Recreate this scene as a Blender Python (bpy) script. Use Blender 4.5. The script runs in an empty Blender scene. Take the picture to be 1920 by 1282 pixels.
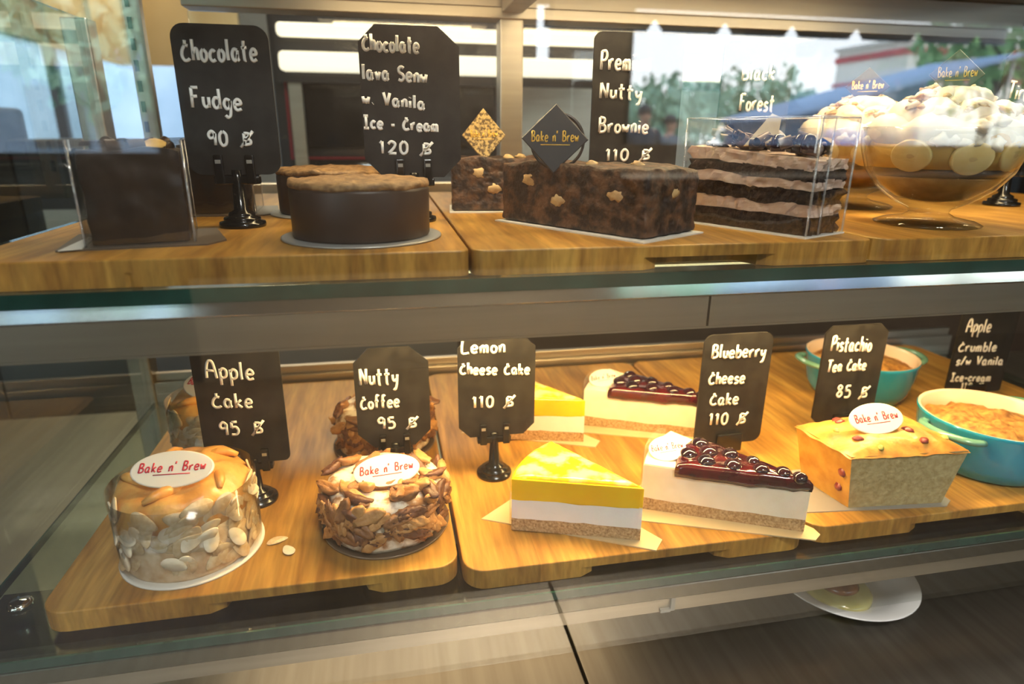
import bpy, math, random
from mathutils import Vector, Matrix, Euler, noise
R = math.radians
sc = bpy.context.scene
col = sc.collection
rnd = random.Random(7)

# ------------------------------------------------------------------ camera
cam_d = bpy.data.cameras.new('camera')
cam = bpy.data.objects.new('camera', cam_d)
col.objects.link(cam)
cam_d.sensor_width = 36.0
cam_d.lens = 22.235
cam_d.clip_start = 0.02
cam_d.dof.use_dof = True
cam_d.dof.focus_distance = 0.575
cam_d.dof.aperture_fstop = 4.5
rx = Vector((0.9813, -0.1924, 0.0073)); fw = Vector((0.1850, 0.9315, -0.3132))
fw.normalize(); rx = (rx - fw * rx.dot(fw)).normalized(); up = rx.cross(fw)
mw = Matrix((rx, up, -fw)).transposed().to_4x4()
mw.translation = (0, 0, 1.25)
cam.matrix_world = mw
sc.camera = cam

# ------------------------------------------------------------------ world, sun, exposure
sc.view_settings.view_transform = 'Standard'
sc.view_settings.look = 'None'
sc.view_settings.gamma = 1.0
sc.view_settings.use_curve_mapping = False
sc.view_settings.exposure = 0.0
sc.cycles.use_denoising = True
sc.cycles.max_bounces = 10
sc.cycles.transparent_max_bounces = 40
sc.cycles.sample_clamp_indirect = 25.0
sc.cycles.caustics_reflective = False
sc.cycles.caustics_refractive = False
w = bpy.data.worlds.new('world'); sc.world = w; w.use_nodes = True
nt = w.node_tree; bg = nt.nodes['Background']
tc = nt.nodes.new('ShaderNodeTexCoord'); sx = nt.nodes.new('ShaderNodeSeparateXYZ')
rmp = nt.nodes.new('ShaderNodeValToRGB')
rmp.color_ramp.elements[0].position = 0.0; rmp.color_ramp.elements[0].color = (0.95, 0.98, 1.0, 1)
rmp.color_ramp.elements[1].position = 0.9; rmp.color_ramp.elements[1].color = (0.42, 0.66, 1.0, 1)
nt.links.new(tc.outputs['Generated'], sx.inputs[0]); nt.links.new(sx.outputs['Z'], rmp.inputs[0])
nt.links.new(rmp.outputs[0], bg.inputs[0]); bg.inputs[1].default_value = 7.0
sun_d = bpy.data.lights.new('sun', 'SUN'); sun_d.energy = 6.0; sun_d.angle = R(2); sun_d.color = (1, .95, .86)
sun = bpy.data.objects.new('sun', sun_d); col.objects.link(sun)
sun.rotation_euler = (R(-42), R(12), 0)      # falls from behind the shop onto the street

def area(name, loc, rot, sx_, sy_, power, color, parent=None):
    d = bpy.data.lights.new(name, 'AREA'); d.shape = 'RECTANGLE'; d.size = sx_; d.size_y = sy_
    d.energy = power; d.color = color
    o = bpy.data.objects.new(name, d); col.objects.link(o)
    o.location = loc; o.rotation_euler = rot
    if parent: o.parent = parent
    return o

# ------------------------------------------------------------------ mesh helpers
class MB:
    def __init__(s): s.v = []; s.f = []; s.sm = []
    def add(s, vs, fs, smooth=False):
        n = len(s.v); s.v += [tuple(p) for p in vs]
        s.f += [tuple(n + i for i in f) for f in fs]; s.sm += [smooth] * len(fs)
        return s
    def box(s, x0, x1, y0, y1, z0, z1):
        return s.add([(x0,y0,z0),(x1,y0,z0),(x1,y1,z0),(x0,y1,z0),(x0,y0,z1),(x1,y0,z1),(x1,y1,z1),(x0,y1,z1)],
              [(0,3,2,1),(4,5,6,7),(0,1,5,4),(1,2,6,5),(2,3,7,6),(3,0,4,7)])
    def obox(s, c, size, m):
        h = [d / 2 for d in size]; m3 = m.to_3x3() if hasattr(m, 'to_3x3') else m
        vs = [Vector(c) + m3 @ Vector((a*h[0], b*h[1], d*h[2])) for d in (-1,1) for a, b in ((-1,-1),(1,-1),(1,1),(-1,1))]
        return s.add(vs, [(0,3,2,1),(4,5,6,7),(0,1,5,4),(1,2,6,5),(2,3,7,6),(3,0,4,7)])
    def prism(s, pts, z0, z1, bev=0.0, smooth=False):
        n = len(pts)
        rings = [(0, z0), (0, z1)] if not bev else [(0, z0), (0, z1 - bev), (-bev*.3, z1 - bev*.3), (-bev, z1)]
        cx = sum(p[0] for p in pts) / n; cy = sum(p[1] for p in pts) / n
        vs = []
        for off, z in rings:
            for i, (x, y) in enumerate(pts):
                if off:
                    px, py = pts[i-1]; nx, ny = pts[(i+1) % n]
                    tx, ty = nx - px, ny - py; l = math.hypot(tx, ty) or 1
                    vs.append((x + ty / l * off, y - tx / l * off, z))
                else: vs.append((x, y, z))
        fs = [tuple(reversed(range(n))), tuple(range((len(rings)-1)*n, len(rings)*n))]
        for r in range(len(rings) - 1):
            for i in range(n):
                j = (i + 1) % n; fs.append((r*n+i, r*n+j, (r+1)*n+j, (r+1)*n+i))
        return s.add(vs, fs, smooth)
    def lathe(s, prof, n=48, c=(0,0,0), wob=None, smooth=True, cap0=True, cap1=True):
        vs = []
        for k, (r, z) in enumerate(prof):
            for i in range(n):
                a = 2*math.pi*i/n; rr, zz = r, z
                if wob: rr, zz = wob(a, r, z)
                vs.append((c[0]+rr*math.cos(a), c[1]+rr*math.sin(a), c[2]+zz))
        fs = []
        for k in range(len(prof)-1):
            for i in range(n):
                j = (i+1) % n; fs.append((k*n+i, k*n+j, (k+1)*n+j, (k+1)*n+i))
        if cap0 and prof[0][0] > 1e-6: fs.append(tuple(reversed(range(n))))
        if cap1 and prof[-1][0] > 1e-6: fs.append(tuple(range((len(prof)-1)*n, len(prof)*n)))
        return s.add(vs, fs, smooth)
    def tube(s, pts, r, n=8, flat=1.0, upv=None, smooth=True):
        pts = [Vector(p) for p in pts]; m = len(pts); vs = []
        rr = r if isinstance(r, (list, tuple)) else [r]*m
        prev = None
        for k in range(m):
            t = (pts[min(k+1, m-1)] - pts[max(k-1, 0)])
            if t.length < 1e-9: t = Vector((0,0,1))
            t.normalize()
            if upv is not None: b = Vector(upv)
            elif prev is None: b = Vector((0,0,1)) if abs(t.z) < .9 else Vector((1,0,0))
            else: b = prev
            b = (b - t*b.dot(t)).normalized(); prev = b
            a = t.cross(b)
            for i in range(n):
                an = 2*math.pi*i/n
                vs.append(pts[k] + a*(rr[k]*math.cos(an)) + b*(rr[k]*flat*math.sin(an)))
        fs = []
        for k in range(m-1):
            for i in range(n):
                j = (i+1) % n; fs.append((k*n+i, k*n+j, (k+1)*n+j, (k+1)*n+i))
        fs += [tuple(reversed(range(n))), tuple(range((m-1)*n, m*n))]
        return s.add(vs, fs, smooth)
    def blob(s, c, rad, amp=.15, freq=1.5, seed=0, nu=20, nv=12, m=None, smooth=True):
        c = Vector(c); vs = []
        for j in range(nv+1):
            th = math.pi*j/nv
            for i in range(nu):
                ph = 2*math.pi*i/nu
                d = Vector((math.sin(th)*math.cos(ph), math.sin(th)*math.sin(ph), math.cos(th)))
                k = 1 + amp*noise.noise(d*freq + Vector((seed*3.1, seed*1.7, seed*.9)))
                p = Vector((d.x*rad[0], d.y*rad[1], d.z*rad[2]))*k
                if m is not None: p = m @ p
                vs.append(c + p)
        fs = []
        for j in range(nv):
            for i in range(nu):
                k = (i+1) % nu; fs.append((j*nu+i, (j+1)*nu+i, (j+1)*nu+k, j*nu+k))
        return s.add(vs, fs, smooth)
    def grid(s, fn, nu, nv, smooth=True):
        vs = [fn(i/nu, j/nv) for j in range(nv+1) for i in range(nu+1)]
        fs = [(j*(nu+1)+i, j*(nu+1)+i+1, (j+1)*(nu+1)+i+1, (j+1)*(nu+1)+i) for j in range(nv) for i in range(nu)]
        return s.add(vs, fs, smooth)
    def mesh(s, name, mat):
        me = bpy.data.meshes.new(name); me.from_pydata(s.v, [], s.f)
        me.polygons.foreach_set('use_smooth', s.sm)
        if mat: me.materials.append(mat)
        me.update(); return me

def obj(name, mb, mat, parent=None, loc=None, rot=None, bevel=0, sub=0, label=None):
    me = mb.mesh(name, mat) if isinstance(mb, MB) else mb
    o = bpy.data.objects.new(name, me); col.objects.link(o)
    if parent: o.parent = parent
    if loc is not None: o.location = loc
    if rot is not None: o.rotation_euler = rot
    if bevel:
        b = o.modifiers.new('bevel', 'BEVEL'); b.width = bevel; b.segments = 2; b.limit_method = 'ANGLE'; b.angle_limit = R(40)
    if sub:
        b = o.modifiers.new('sub', 'SUBSURF'); b.levels = sub; b.render_levels = sub
    if label: o['label'] = label
    return o
def tag(o, label, cat, group=None):
    o['label'] = label; o['category'] = cat
    if group: o['group'] = group
    return o
def thing(name, label, cat, loc=(0,0,0), rz=0, group=None):
    o = bpy.data.objects.new(name, None); col.objects.link(o)
    o.empty_display_size = .02; o.location = loc; o.rotation_euler = (0, 0, rz)
    return tag(o, label, cat, group)
def struct(name, mb, mat, bevel=0):
    o = obj(name, mb, mat, bevel=bevel); o['kind'] = 'structure'; return o
def dup(root, loc, rz=None, label=None, group=None):
    r = root.copy(); col.objects.link(r); r.location = loc
    if rz is not None: r.rotation_euler = (0, 0, rz)
    if label: r['label'] = label
    if group: r['group'] = group
    for ch in list(root.children):
        c = ch.copy(); col.objects.link(c); c.parent = r
        for g in ch.children:
            d = g.copy(); col.objects.link(d); d.parent = c
    return r
def rrect(x0, x1, y0, y1, r, n=6):
    out = []
    for cx, cy, a0 in ((x0+r,y0+r,180),(x1-r,y0+r,270),(x1-r,y1-r,0),(x0+r,y1-r,90)):
        for i in range(n+1):
            a = R(a0 + 90*i/n); out.append((cx+r*math.cos(a), cy+r*math.sin(a)))
    return out
def look(z, x):
    z = Vector(z).normalized(); x = Vector(x); x = (x - z*x.dot(z)).normalized(); y = z.cross(x)
    return Matrix((x, y, z)).transposed()

# ------------------------------------------------------------------ materials
def new_mat(name):
    m = bpy.data.materials.new(name); m.use_nodes = True
    return m, m.node_tree, m.node_tree.nodes['Principled BSDF']
def N(nt, t, **kw):
    n = nt.nodes.new(t)
    for k, v in kw.items():
        if k in n.inputs: n.inputs[k].default_value = v
        else: setattr(n, k, v)
    return n
def mat(name, c1, c2=None, scale=40, rough=.5, metal=0, bump=0, bscale=None, detail=4, lo=.35, hi=.65, stretch=(1,1,1), spec=.5, sss=0, trans=0, coat=0, voronoi=False):
    m, nt, p = new_mat(name); L = nt.links.new
    p.inputs['Roughness'].default_value = rough; p.inputs['Metallic'].default_value = metal
    p.inputs['Specular IOR Level'].default_value = spec
    if coat: p.inputs['Coat Weight'].default_value = coat; p.inputs['Coat Roughness'].default_value = .08
    if sss: p.inputs['Subsurface Weight'].default_value = sss; p.inputs['Subsurface Scale'].default_value = .008; p.inputs['Subsurface Radius'].default_value = (1, .6, .3)
    if trans: p.inputs['Transmission Weight'].default_value = trans
    tc = N(nt, 'ShaderNodeTexCoord'); mp = N(nt, 'ShaderNodeMapping'); mp.inputs['Scale'].default_value = stretch
    L(tc.outputs['Object'], mp.inputs[0])
    if c2 is None: p.inputs['Base Color'].default_value = (*c1, 1)
    else:
        if voronoi: t = N(nt, 'ShaderNodeTexVoronoi', Scale=scale); o = t.outputs['Distance']
        else: t = N(nt, 'ShaderNodeTexNoise', Scale=scale, Detail=detail); o = t.outputs['Fac']
        L(mp.outputs[0], t.inputs['Vector'])
        r = N(nt, 'ShaderNodeValToRGB'); e = r.color_ramp.elements
        e[0].position = lo; e[0].color = (*c1, 1); e[1].position = hi; e[1].color = (*c2, 1)
        L(o, r.inputs[0]); L(r.outputs[0], p.inputs['Base Color'])
    if bump:
        t2 = N(nt, 'ShaderNodeTexNoise', Scale=bscale or scale, Detail=6); L(mp.outputs[0], t2.inputs['Vector'])
        b = N(nt, 'ShaderNodeBump', Strength=bump, Distance=.002); L(t2.outputs['Fac'], b.inputs['Height']); L(b.outputs[0], p.inputs['Normal'])
    return m
def glassy(name, r0=.045, tint=(1,1,1), rough=0.0, bump=0, bscale=30, haze=0):
    m, nt, p = new_mat(name); L = nt.links.new; nt.nodes.remove(p)
    out = nt.nodes['Material Output']
    t = N(nt, 'ShaderNodeBsdfTransparent', Color=(*tint, 1)); g = N(nt, 'ShaderNodeBsdfGlossy', Roughness=rough)
    lw = N(nt, 'ShaderNodeLayerWeight', Blend=.5)
    pw = N(nt, 'ShaderNodeMath', operation='POWER'); pw.inputs[1].default_value = 5
    ma = N(nt, 'ShaderNodeMath', operation='MULTIPLY_ADD'); ma.inputs[1].default_value = 1-r0; ma.inputs[2].default_value = r0
    mx = N(nt, 'ShaderNodeMixShader')
    L(lw.outputs['Facing'], pw.inputs[0]); L(pw.outputs[0], ma.inputs[0]); L(ma.outputs[0], mx.inputs[0])
    L(t.outputs[0], mx.inputs[1]); L(g.outputs[0], mx.inputs[2])
    res = mx
    if haze:
        df = N(nt, 'ShaderNodeBsdfDiffuse', Color=(.8,.8,.8,1)); m2 = N(nt, 'ShaderNodeMixShader'); m2.inputs[0].default_value = haze
        L(mx.outputs[0], m2.inputs[1]); L(df.outputs[0], m2.inputs[2]); res = m2
    if bump:
        tc = N(nt, 'ShaderNodeTexCoord'); n = N(nt, 'ShaderNodeTexNoise', Scale=bscale, Detail=2); L(tc.outputs['Object'], n.inputs['Vector'])
        b = N(nt, 'ShaderNodeBump', Strength=bump, Distance=.002); L(n.outputs['Fac'], b.inputs['Height'])
        L(b.outputs[0], g.inputs['Normal']); L(b.outputs[0], lw.inputs['Normal'])
    L(res.outputs[0], out.inputs[0])
    return m
def emis(name, c, s):
    m, nt, p = new_mat(name)
    p.inputs['Base Color'].default_value = (*c, 1)
    p.inputs['Emission Color'].default_value = (*c, 1); p.inputs['Emission Strength'].default_value = s
    return m
def wood(name, c1, c2, c3, seed=0.0):
    m, nt, p = new_mat(name); L = nt.links.new
    tc = N(nt, 'ShaderNodeTexCoord'); mp = N(nt, 'ShaderNodeMapping')
    mp.inputs['Scale'].default_value = (14, 1.3, 3); mp.inputs['Location'].default_value = (seed, seed*2, 0)
    n1 = N(nt, 'ShaderNodeTexNoise', Scale=3.2, Detail=6, Distortion=.9)
    n2 = N(nt, 'ShaderNodeTexNoise', Scale=16.0, Detail=5)
    L(tc.outputs['Object'], mp.inputs[0]); L(mp.outputs[0], n1.inputs['Vector']); L(mp.outputs[0], n2.inputs['Vector'])
    r = N(nt, 'ShaderNodeValToRGB'); e = r.color_ramp.elements
    e[0].position = .32; e[0].color = (*c1, 1); e[1].position = .68; e[1].color = (*c2, 1)
    k = e.new(.5); k.color = (*c3, 1)
    L(n1.outputs['Fac'], r.inputs[0])
    # glued staves: a step of tone every few centimetres across the grain
    sp = N(nt, 'ShaderNodeSeparateXYZ'); L(tc.outputs['Object'], sp.inputs[0])
    mu = N(nt, 'ShaderNodeMath', operation='MULTIPLY'); mu.inputs[1].default_value = 17.0; L(sp.outputs['X'], mu.inputs[0])
    fl = N(nt, 'ShaderNodeMath', operation='FLOOR'); L(mu.outputs[0], fl.inputs[0])
    wn = N(nt, 'ShaderNodeTexWhiteNoise', noise_dimensions='1D'); L(fl.outputs[0], wn.inputs['W'])
    mr = N(nt, 'ShaderNodeMapRange'); mr.inputs['To Min'].default_value = .74; mr.inputs['To Max'].default_value = 1.14
    L(wn.outputs['Value'], mr.inputs['Value'])
    mr2 = N(nt, 'ShaderNodeMapRange'); mr2.inputs['From Min'].default_value = .35; mr2.inputs['From Max'].default_value = .65
    mr2.inputs['To Min'].default_value = .78; mr2.inputs['To Max'].default_value = 1.12
    L(n2.outputs['Fac'], mr2.inputs['Value'])
    mm = N(nt, 'ShaderNodeMath', operation='MULTIPLY'); L(mr.outputs[0], mm.inputs[0]); L(mr2.outputs[0], mm.inputs[1])
    vm = N(nt, 'ShaderNodeVectorMath', operation='SCALE'); L(r.outputs[0], vm.inputs[0]); L(mm.outputs[0], vm.inputs['Scale'])
    L(vm.outputs[0], p.inputs['Base Color'])
    p.inputs['Roughness'].default_value = .42; p.inputs['Specular IOR Level'].default_value = .35
    b = N(nt, 'ShaderNodeBump', Strength=.12, Distance=.001); L(n2.outputs['Fac'], b.inputs['Height']); L(b.outputs[0], p.inputs['Normal'])
    return m

M = {}
M['steel'] = mat('brushed_steel', (.60,.56,.49), (.70,.66,.58), scale=6, rough=.28, metal=1, stretch=(1,30,30), bump=.03, bscale=12)
M['polish'] = mat('polished_steel', (.72,.72,.70), rough=.10, metal=1)
M['gunmetal'] = mat('dark_polished_steel', (.24,.215,.18), rough=.2, metal=1)
M['satin'] = mat('satin_steel', (.46,.41,.34), (.52,.47,.39), scale=5, rough=.36, metal=1, stretch=(1,20,20))
M['deck'] = mat('deck_steel', (.38,.33,.26), (.45,.40,.32), scale=4, rough=.46, metal=1, stretch=(20,1,1), bump=.03, bscale=10)
M['glass'] = glassy('clear_glass', .10, (.985,1,.99))
M['glass2'] = glassy('shelf_glass', .06, (.80,.88,.85))
M['pane'] = glassy('sliding_glass', .03, (.97,.985,.98))
M['sidepane'] = glassy('end_glass', .05, (.78,.83,.81))
M['edge'] = mat('green_glass_edge', (.006,.035,.026), (.012,.06,.045), scale=30, rough=.12, spec=.6)
M['plastic'] = glassy('clear_plastic', .055, (.985,.985,.985), .03, bump=.35, bscale=28)
M['fold'] = glassy('folded_plastic_edge', .25, (.9,.92,.95), .12, haze=.18)
M['film'] = glassy('clear_film', .018, (.99,.99,.985), .08, bump=.15, bscale=30)
M['bowlglass'] = glassy('bowl_glass', .06, (.95,.96,.95), .01)
M['wood'] = [wood('oak_board', (.30,.134,.022), (.57,.315,.064), (.46,.230,.042), s) for s in (0., 3.7, 8.1, 12.9, 17.3, 21.1)]
M['slate'] = mat('chalkboard_black', (.012,.011,.011), (.030,.028,.026), scale=55, rough=.55, bump=.05, bscale=300, lo=.4, hi=.75, spec=.35)
M['chalk'] = mat('white_paint_marker', (.90,.89,.85), rough=.6)
M['frame0'] = mat('dark_gap_strip', (.02,.018,.016), rough=.6)
M['black'] = mat('glossy_black_plastic', (.006,.006,.006), rough=.18, spec=.5)
M['silver'] = mat('clip_label_silver', (.45,.45,.42), rough=.4, metal=.6)
M['card'] = mat('gold_cake_card', (.60,.47,.27), (.68,.55,.34), scale=20, rough=.35, metal=.25)
M['cardgrey'] = mat('grey_cake_card', (.40,.39,.36), rough=.35, metal=.4)
M['cardwhite'] = mat('white_cake_card', (.72,.69,.62), rough=.5)
M['carddark'] = mat('dark_cake_card', (.10,.075,.055), rough=.45)
M['plaque'] = mat('white_chocolate', (.86,.80,.68), rough=.35, sss=.1)
M['red'] = mat('red_print', (.55,.03,.05), rough=.5)
M['gold'] = mat('gold_print', (.85,.52,.08), rough=.35, metal=.3)
M['darkchoc'] = mat('dark_chocolate', (.030,.019,.016), (.045,.028,.022), scale=60, rough=.3, spec=.5)
M['slatechoc'] = mat('grey_black_chocolate_plaque', (.045,.043,.045), rough=.38)
M['golddust'] = mat('gold_dusted_chocolate', (.12,.075,.03), (.62,.44,.18), scale=350, rough=.5, lo=.42, hi=.55)
M['goldsheet'] = mat('gold_chocolate_plaque', (.62,.40,.12), (.75,.52,.2), scale=60, rough=.4)
M['white'] = mat('white_porcelain', (.78,.76,.72), rough=.15)

# ------------------------------------------------------------------ handwriting
GL = {
'A':'.05,0 .08,.5 .2,.92 .34,1 .46,.9 .55,.45 .6,0|.07,.45 .57,.42', 'B':'.08,0 .1,1|.1,1 .4,.95 .45,.75 .35,.58 .12,.53|.12,.53 .45,.45 .52,.22 .4,.04 .08,0',
'C':'.5,.72 .3,.74 .1,.5 .06,.22 .2,.02 .42,.03 .55,.12|.3,.74 .33,1', 'F':'.1,0 .12,1|.12,1 .5,1.02|.11,.55 .42,.58', 'I':'.05,1 .45,1|.25,1 .25,0|.03,0 .48,0',
'L':'.12,1 .08,.02 .55,.03', 'N':'.06,0 .1,1|.1,1 .48,.04|.48,.04 .52,1', 'P':'.08,0 .12,1|.1,.98 .4,1.02 .52,.8 .4,.55 .12,.48', 'S':'.5,.9 .32,1 .12,.85 .16,.6 .42,.45 .48,.2 .3,.02 .06,.1',
'T':'.02,1 .6,1|.3,1 .26,0', 'V':'.03,1 .25,.02|.25,.02 .5,1',
'a':'.4,.5 .2,.56 .06,.35 .1,.08 .25,.02 .38,.2 .42,.5|.4,.3 .42,.08 .5,0', 'b':'.08,1 .07,.02|.08,.3 .25,.55 .42,.42 .42,.15 .25,.0 .07,.06', 'c':'.4,.45 .25,.55 .08,.38 .07,.14 .22,0 .42,.08',
'd':'.4,.48 .2,.55 .06,.3 .14,.03 .3,.04 .42,.2|.42,1 .43,.0', 'e':'.06,.28 .4,.32 .38,.5 .22,.57 .07,.4 .07,.14 .2,0 .44,.08', 'f':'.4,.92 .28,1 .18,.85 .16,.0|.02,.52 .36,.54',
'g':'.4,.48 .2,.56 .06,.32 .16,.06 .32,.1 .41,.3 .42,.5|.42,.5 .38,-.2 .22,-.4 .08,-.28', 'h':'.08,1 .07,0|.08,.3 .22,.54 .36,.5 .38,.0', 'i':'.1,.55 .1,0|.1,.78 .12,.84', 'k':'.08,1 .07,0|.4,.55 .08,.25|.12,.28 .42,0',
'l':'.1,1 .08,.3 .1,0', 'm':'.06,.52 .06,0|.06,.35 .17,.55 .28,.5 .29,0|.29,.35 .4,.55 .52,.5 .53,0', 'n':'.07,.54 .07,0|.07,.32 .2,.55 .35,.5 .37,0', 'o':'.22,.56 .07,.42 .06,.15 .2,0 .36,.1 .4,.38 .22,.56',
'p':'.07,.55 .07,-.38|.07,.4 .22,.57 .4,.45 .38,.15 .2,.03 .08,.1', 'r':'.07,.54 .08,0|.08,.3 .2,.52 .36,.54', 's':'.38,.48 .22,.57 .09,.44 .16,.3 .34,.22 .32,.06 .16,0 .05,.06', 't':'.2,.95 .18,.08 .3,0|.02,.6 .4,.63',
'u':'.06,.54 .07,.14 .2,.01 .35,.14|.37,.54 .37,.0', 'v':'.04,.55 .2,.02|.2,.02 .38,.55', 'w':'.04,.55 .12,.02|.12,.02 .25,.4|.25,.4 .38,.02|.38,.02 .48,.56', 'y':'.05,.55 .08,.25 .2,.15 .34,.3|.4,.56 .34,0 .22,-.36 .08,-.32',
'.':'.08,.02 .12,.06', '-':'.05,.34 .35,.36', '/':'.02,-.05 .38,1', "'":'.1,1 .06,.75', '0':'.25,1 .08,.75 .07,.25 .22,0 .4,.2 .42,.75 .25,1', '1':'.04,.8 .16,1|.16,1 .16,0', '2':'.06,.78 .22,1 .42,.85 .36,.5 .06,.03|.06,.03 .48,.03',
'5':'.42,1 .12,.98|.12,.98 .1,.55|.1,.55 .32,.62 .45,.35 .34,.05 .06,.04', '8':'.4,.85 .22,1 .1,.78 .3,.52 .42,.25 .25,0 .08,.2 .22,.5 .4,.85', '9':'.42,.8 .25,1 .08,.75 .16,.5 .36,.58 .42,.85|.42,.85 .4,0',
'$':'.2,.08 .22,.9|.22,.9 .46,.88 .48,.65 .22,.5|.22,.5 .52,.42 .52,.15 .2,.08|0,-.12 .72,1.08',
}
GW = {'1':.3, 'I':.5, 'l':.2, 'i':.2, '.':.2, "'":.16, 'm':.62, 'w':.52, 'A':.62, 'T':.6, 'C':.58, '$':.75, 'P':.52, 'N':.56, 'L':.55}
def catmull(p, sub=5):
    if len(p) < 3: return [Vector(q) for q in p]
    p = [Vector(q) for q in p]; out = []
    for i in range(len(p)-1):
        a = p[i-1] if i else p[0]; b = p[i]; c = p[i+1]; d = p[i+2] if i+2 < len(p) else p[-1]
        for k in range(sub):
            t = k/sub
            out.append(.5*((2*b) + (c-a)*t + (2*a-5*b+4*c-d)*t*t + (3*b-a-3*c+d)*t*t*t))
    out.append(p[-1]); return out
def write(mb, text, x0, z0, x1, z1, h, r, plane, jit=.03, seed=0, n=6):
    """strokes of one line of handwriting between two baseline ends; plane(x, z) -> 3-D point, and the stroke's flat axis"""
    rg = random.Random(seed)
    gap = .13; adv = []
    tot = 0
    for ch in text:
        a = .42 if ch == ' ' else GW.get(ch, max(float(q.split(',')[0]) for q in GL[ch].replace('|', ' ').split()) + .04)
        adv.append(a); tot += a + gap
    tot -= gap
    X = 0
    for ch, a in zip(text, adv):
        if ch != ' ':
            dy = rg.uniform(-jit, jit); sc_ = 1 + rg.uniform(-jit, jit)*1.5
            for st in GL[ch].split('|'):
                pts = [tuple(float(q) for q in s.split(',')) for s in st.split()]
                q = []
                for (px, py) in pts:
                    t = (X + px)/tot
                    q.append((x0 + (x1-x0)*t, z0 + (z1-z0)*t + (py*sc_ + dy)*h, 0))
                q = catmull(q, 4)
                mb.tube([plane(v.x, v.y) for v in q], r, n=n, flat=.45, upv=plane.n)
        X += a + gap
class Plane:
    def __init__(s, o, ex, ez):
        s.o = Vector(o); s.ex = Vector(ex).normalized(); s.ez = Vector(ez).normalized(); s.n = s.ex.cross(s.ez)
    def __call__(s, x, z): return s.o + s.ex*x + s.ez*z

# ------------------------------------------------------------------ chalk sign: stand (base, stem, clip) > card > lettering
def card_pts(wd, ht, style, c):
    x0, x1 = -wd/2, wd/2
    if style == 'round': return rrect(x0, x1, 0, ht, c)
    if style == 'rect': return rrect(x0, x1, 0, ht, .003)
    # clipped corners
    return [(x0+c,0),(x1-c,0),(x1,c),(x1,ht-c),(x1-c*1.15,ht),(x0+c*.9,ht),(x0,ht-c*.9),(x0,c)]
def sign(label, base, card_z, wd, ht, style, lines, roll=0, yaw=0, cardx=0, c=.009, clip='prongs', r=.00135):
    t = thing('chalk_sign', label, 'sign', base, yaw, 'price signs in the display case')
    bz = base[2]
    h = card_z - bz
    st = MB()
    st.lathe([(.019,0),(.0195,.002),(.019,.0042),(.0150,.0052),(.0155,.0066),(.0150,.0082),(.0110,.0092),(.0112,.0106),(.0105,.012),(.006,.0145),(.0045,max(.016,h-.006)),(.0045,max(.018,h+.004)),(0,max(.018,h+.004))], 32)
    obj('stand_base', st, M['black'], t)
    cl = MB()
    if clip == 'prongs':
        cl.box(-.0185,.0185,-.0035,.0065,h-.008,h-.001)
        for s in (-1,1): cl.box(s*.0125-.0038, s*.0125+.0038, -.0075,-.0032,h-.008,h+.0165)
        cl.box(-.0185,.0185,.0012+.0004,.0045,h-.001,h+.012)
    else:
        cl.box(-.0155,.0155,-.0075,-.0022,h-.008,h+.014); cl.box(-.0155,.0155,-.0022,.0045,h-.008,h-.001); cl.box(-.0155,.0155,.0016,.0045,h-.001,h+.012)
    k = obj('clip', cl, M['black'], t, bevel=.0012)
    if clip == 'prongs':
        for s in (-1,1): obj('clip_pad', MB().box(s*.0125-.0022, s*.0125+.0022, -.0080,-.0074,h+.0095,h+.0125), M['silver'], k)
    else: obj('clip_pad', MB().box(-.004,.004,-.0080,-.0074,h-.006,h-.003), M['silver'], k)
    # card stands upright in the clip, face towards -Y
    m = Matrix.Rotation(roll, 4, 'Y')
    pts = card_pts(wd, ht, style, c)
    mb = MB(); n = len(pts)
    def W3(x, y, z): return tuple((m @ Vector((x, y, z))) + Vector((cardx, 0, h)))
    vs = [W3(x, -.0016, z) for x, z in pts] + [W3(x, .0014, z) for x, z in pts]
    mb.add(vs, [tuple(range(n)), tuple(reversed(range(n, 2*n)))] + [(i, n+i, n+(i+1)%n, (i+1)%n) for i in range(n)])
    cd = obj('card', mb, M['slate'], t)
    lm = MB()
    pl = Plane(W3(0,-.0018,0), m.to_3x3() @ Vector((1,0,0)), m.to_3x3() @ Vector((0,0,1)))
    for i, (tx, x0, z0, x1, z1, hh) in enumerate(lines):
        write(lm, tx, x0/1000-cardx, z0/1000, x1/1000-cardx, z1/1000, hh/1000*.82, r, pl, seed=len(tx)*7+i)
    obj('lettering', lm, M['chalk'], cd)
    return t

LZ, UZ = .890, 1.1703      # tops of the lower and upper boards
sign('black chalk sign with rounded corners reading Chocolate Fudge 90 baht', (-.124,.598,UZ), 1.2145, .0745, .117, 'round',
     [('Chocolate',-30.7,89.1,27.3,90.6,19),('Fudge',-28.8,54,11,52.1,18),('90 $',-19.6,24.1,17.6,23.8,14)], c=.011)
sign('black chalk sign with clipped corners reading Chocolate lava, Vanila Ice-Cream 120 baht', (.028,.615,UZ), 1.2105, .0875, .128, 'clip',
     [('Chocolate',-40.1,107.3,8.3,106.2,15.5),('lava Senw',-41.7,83.9,14.4,81.9,14.5),('w. Vanila',-43,63.9,11.8,59.6,13),('Ice - Cream',-43.5,43.2,23.2,40.3,12.5),('120 $',-30.4,21.5,18.4,20,13)], c=.016)
sign('black chalk sign behind the brownie reading Premium Nutty Brownie 110 baht', (.262,.665,UZ), 1.2, .097, .147, 'round',
     [('Premium',-41.8,112.3,12.3,111.4,21),('Nutty',-41,85,4.7,84.5,17),('Brownie',-40.5,52.2,14.6,50.8,17.5),('110 $',-31.1,23.1,20.8,23.8,14)], c=.008)
sign('black chalk sign standing behind the layered cake reading Black Forest', (.405,.68,UZ), 1.2, .084, .146, 'round',
     [('Black',-19.1,106.7,19.7,107.5,18.5),('Forest',-18.2,76,23.5,75.6,20)], c=.008)
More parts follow.
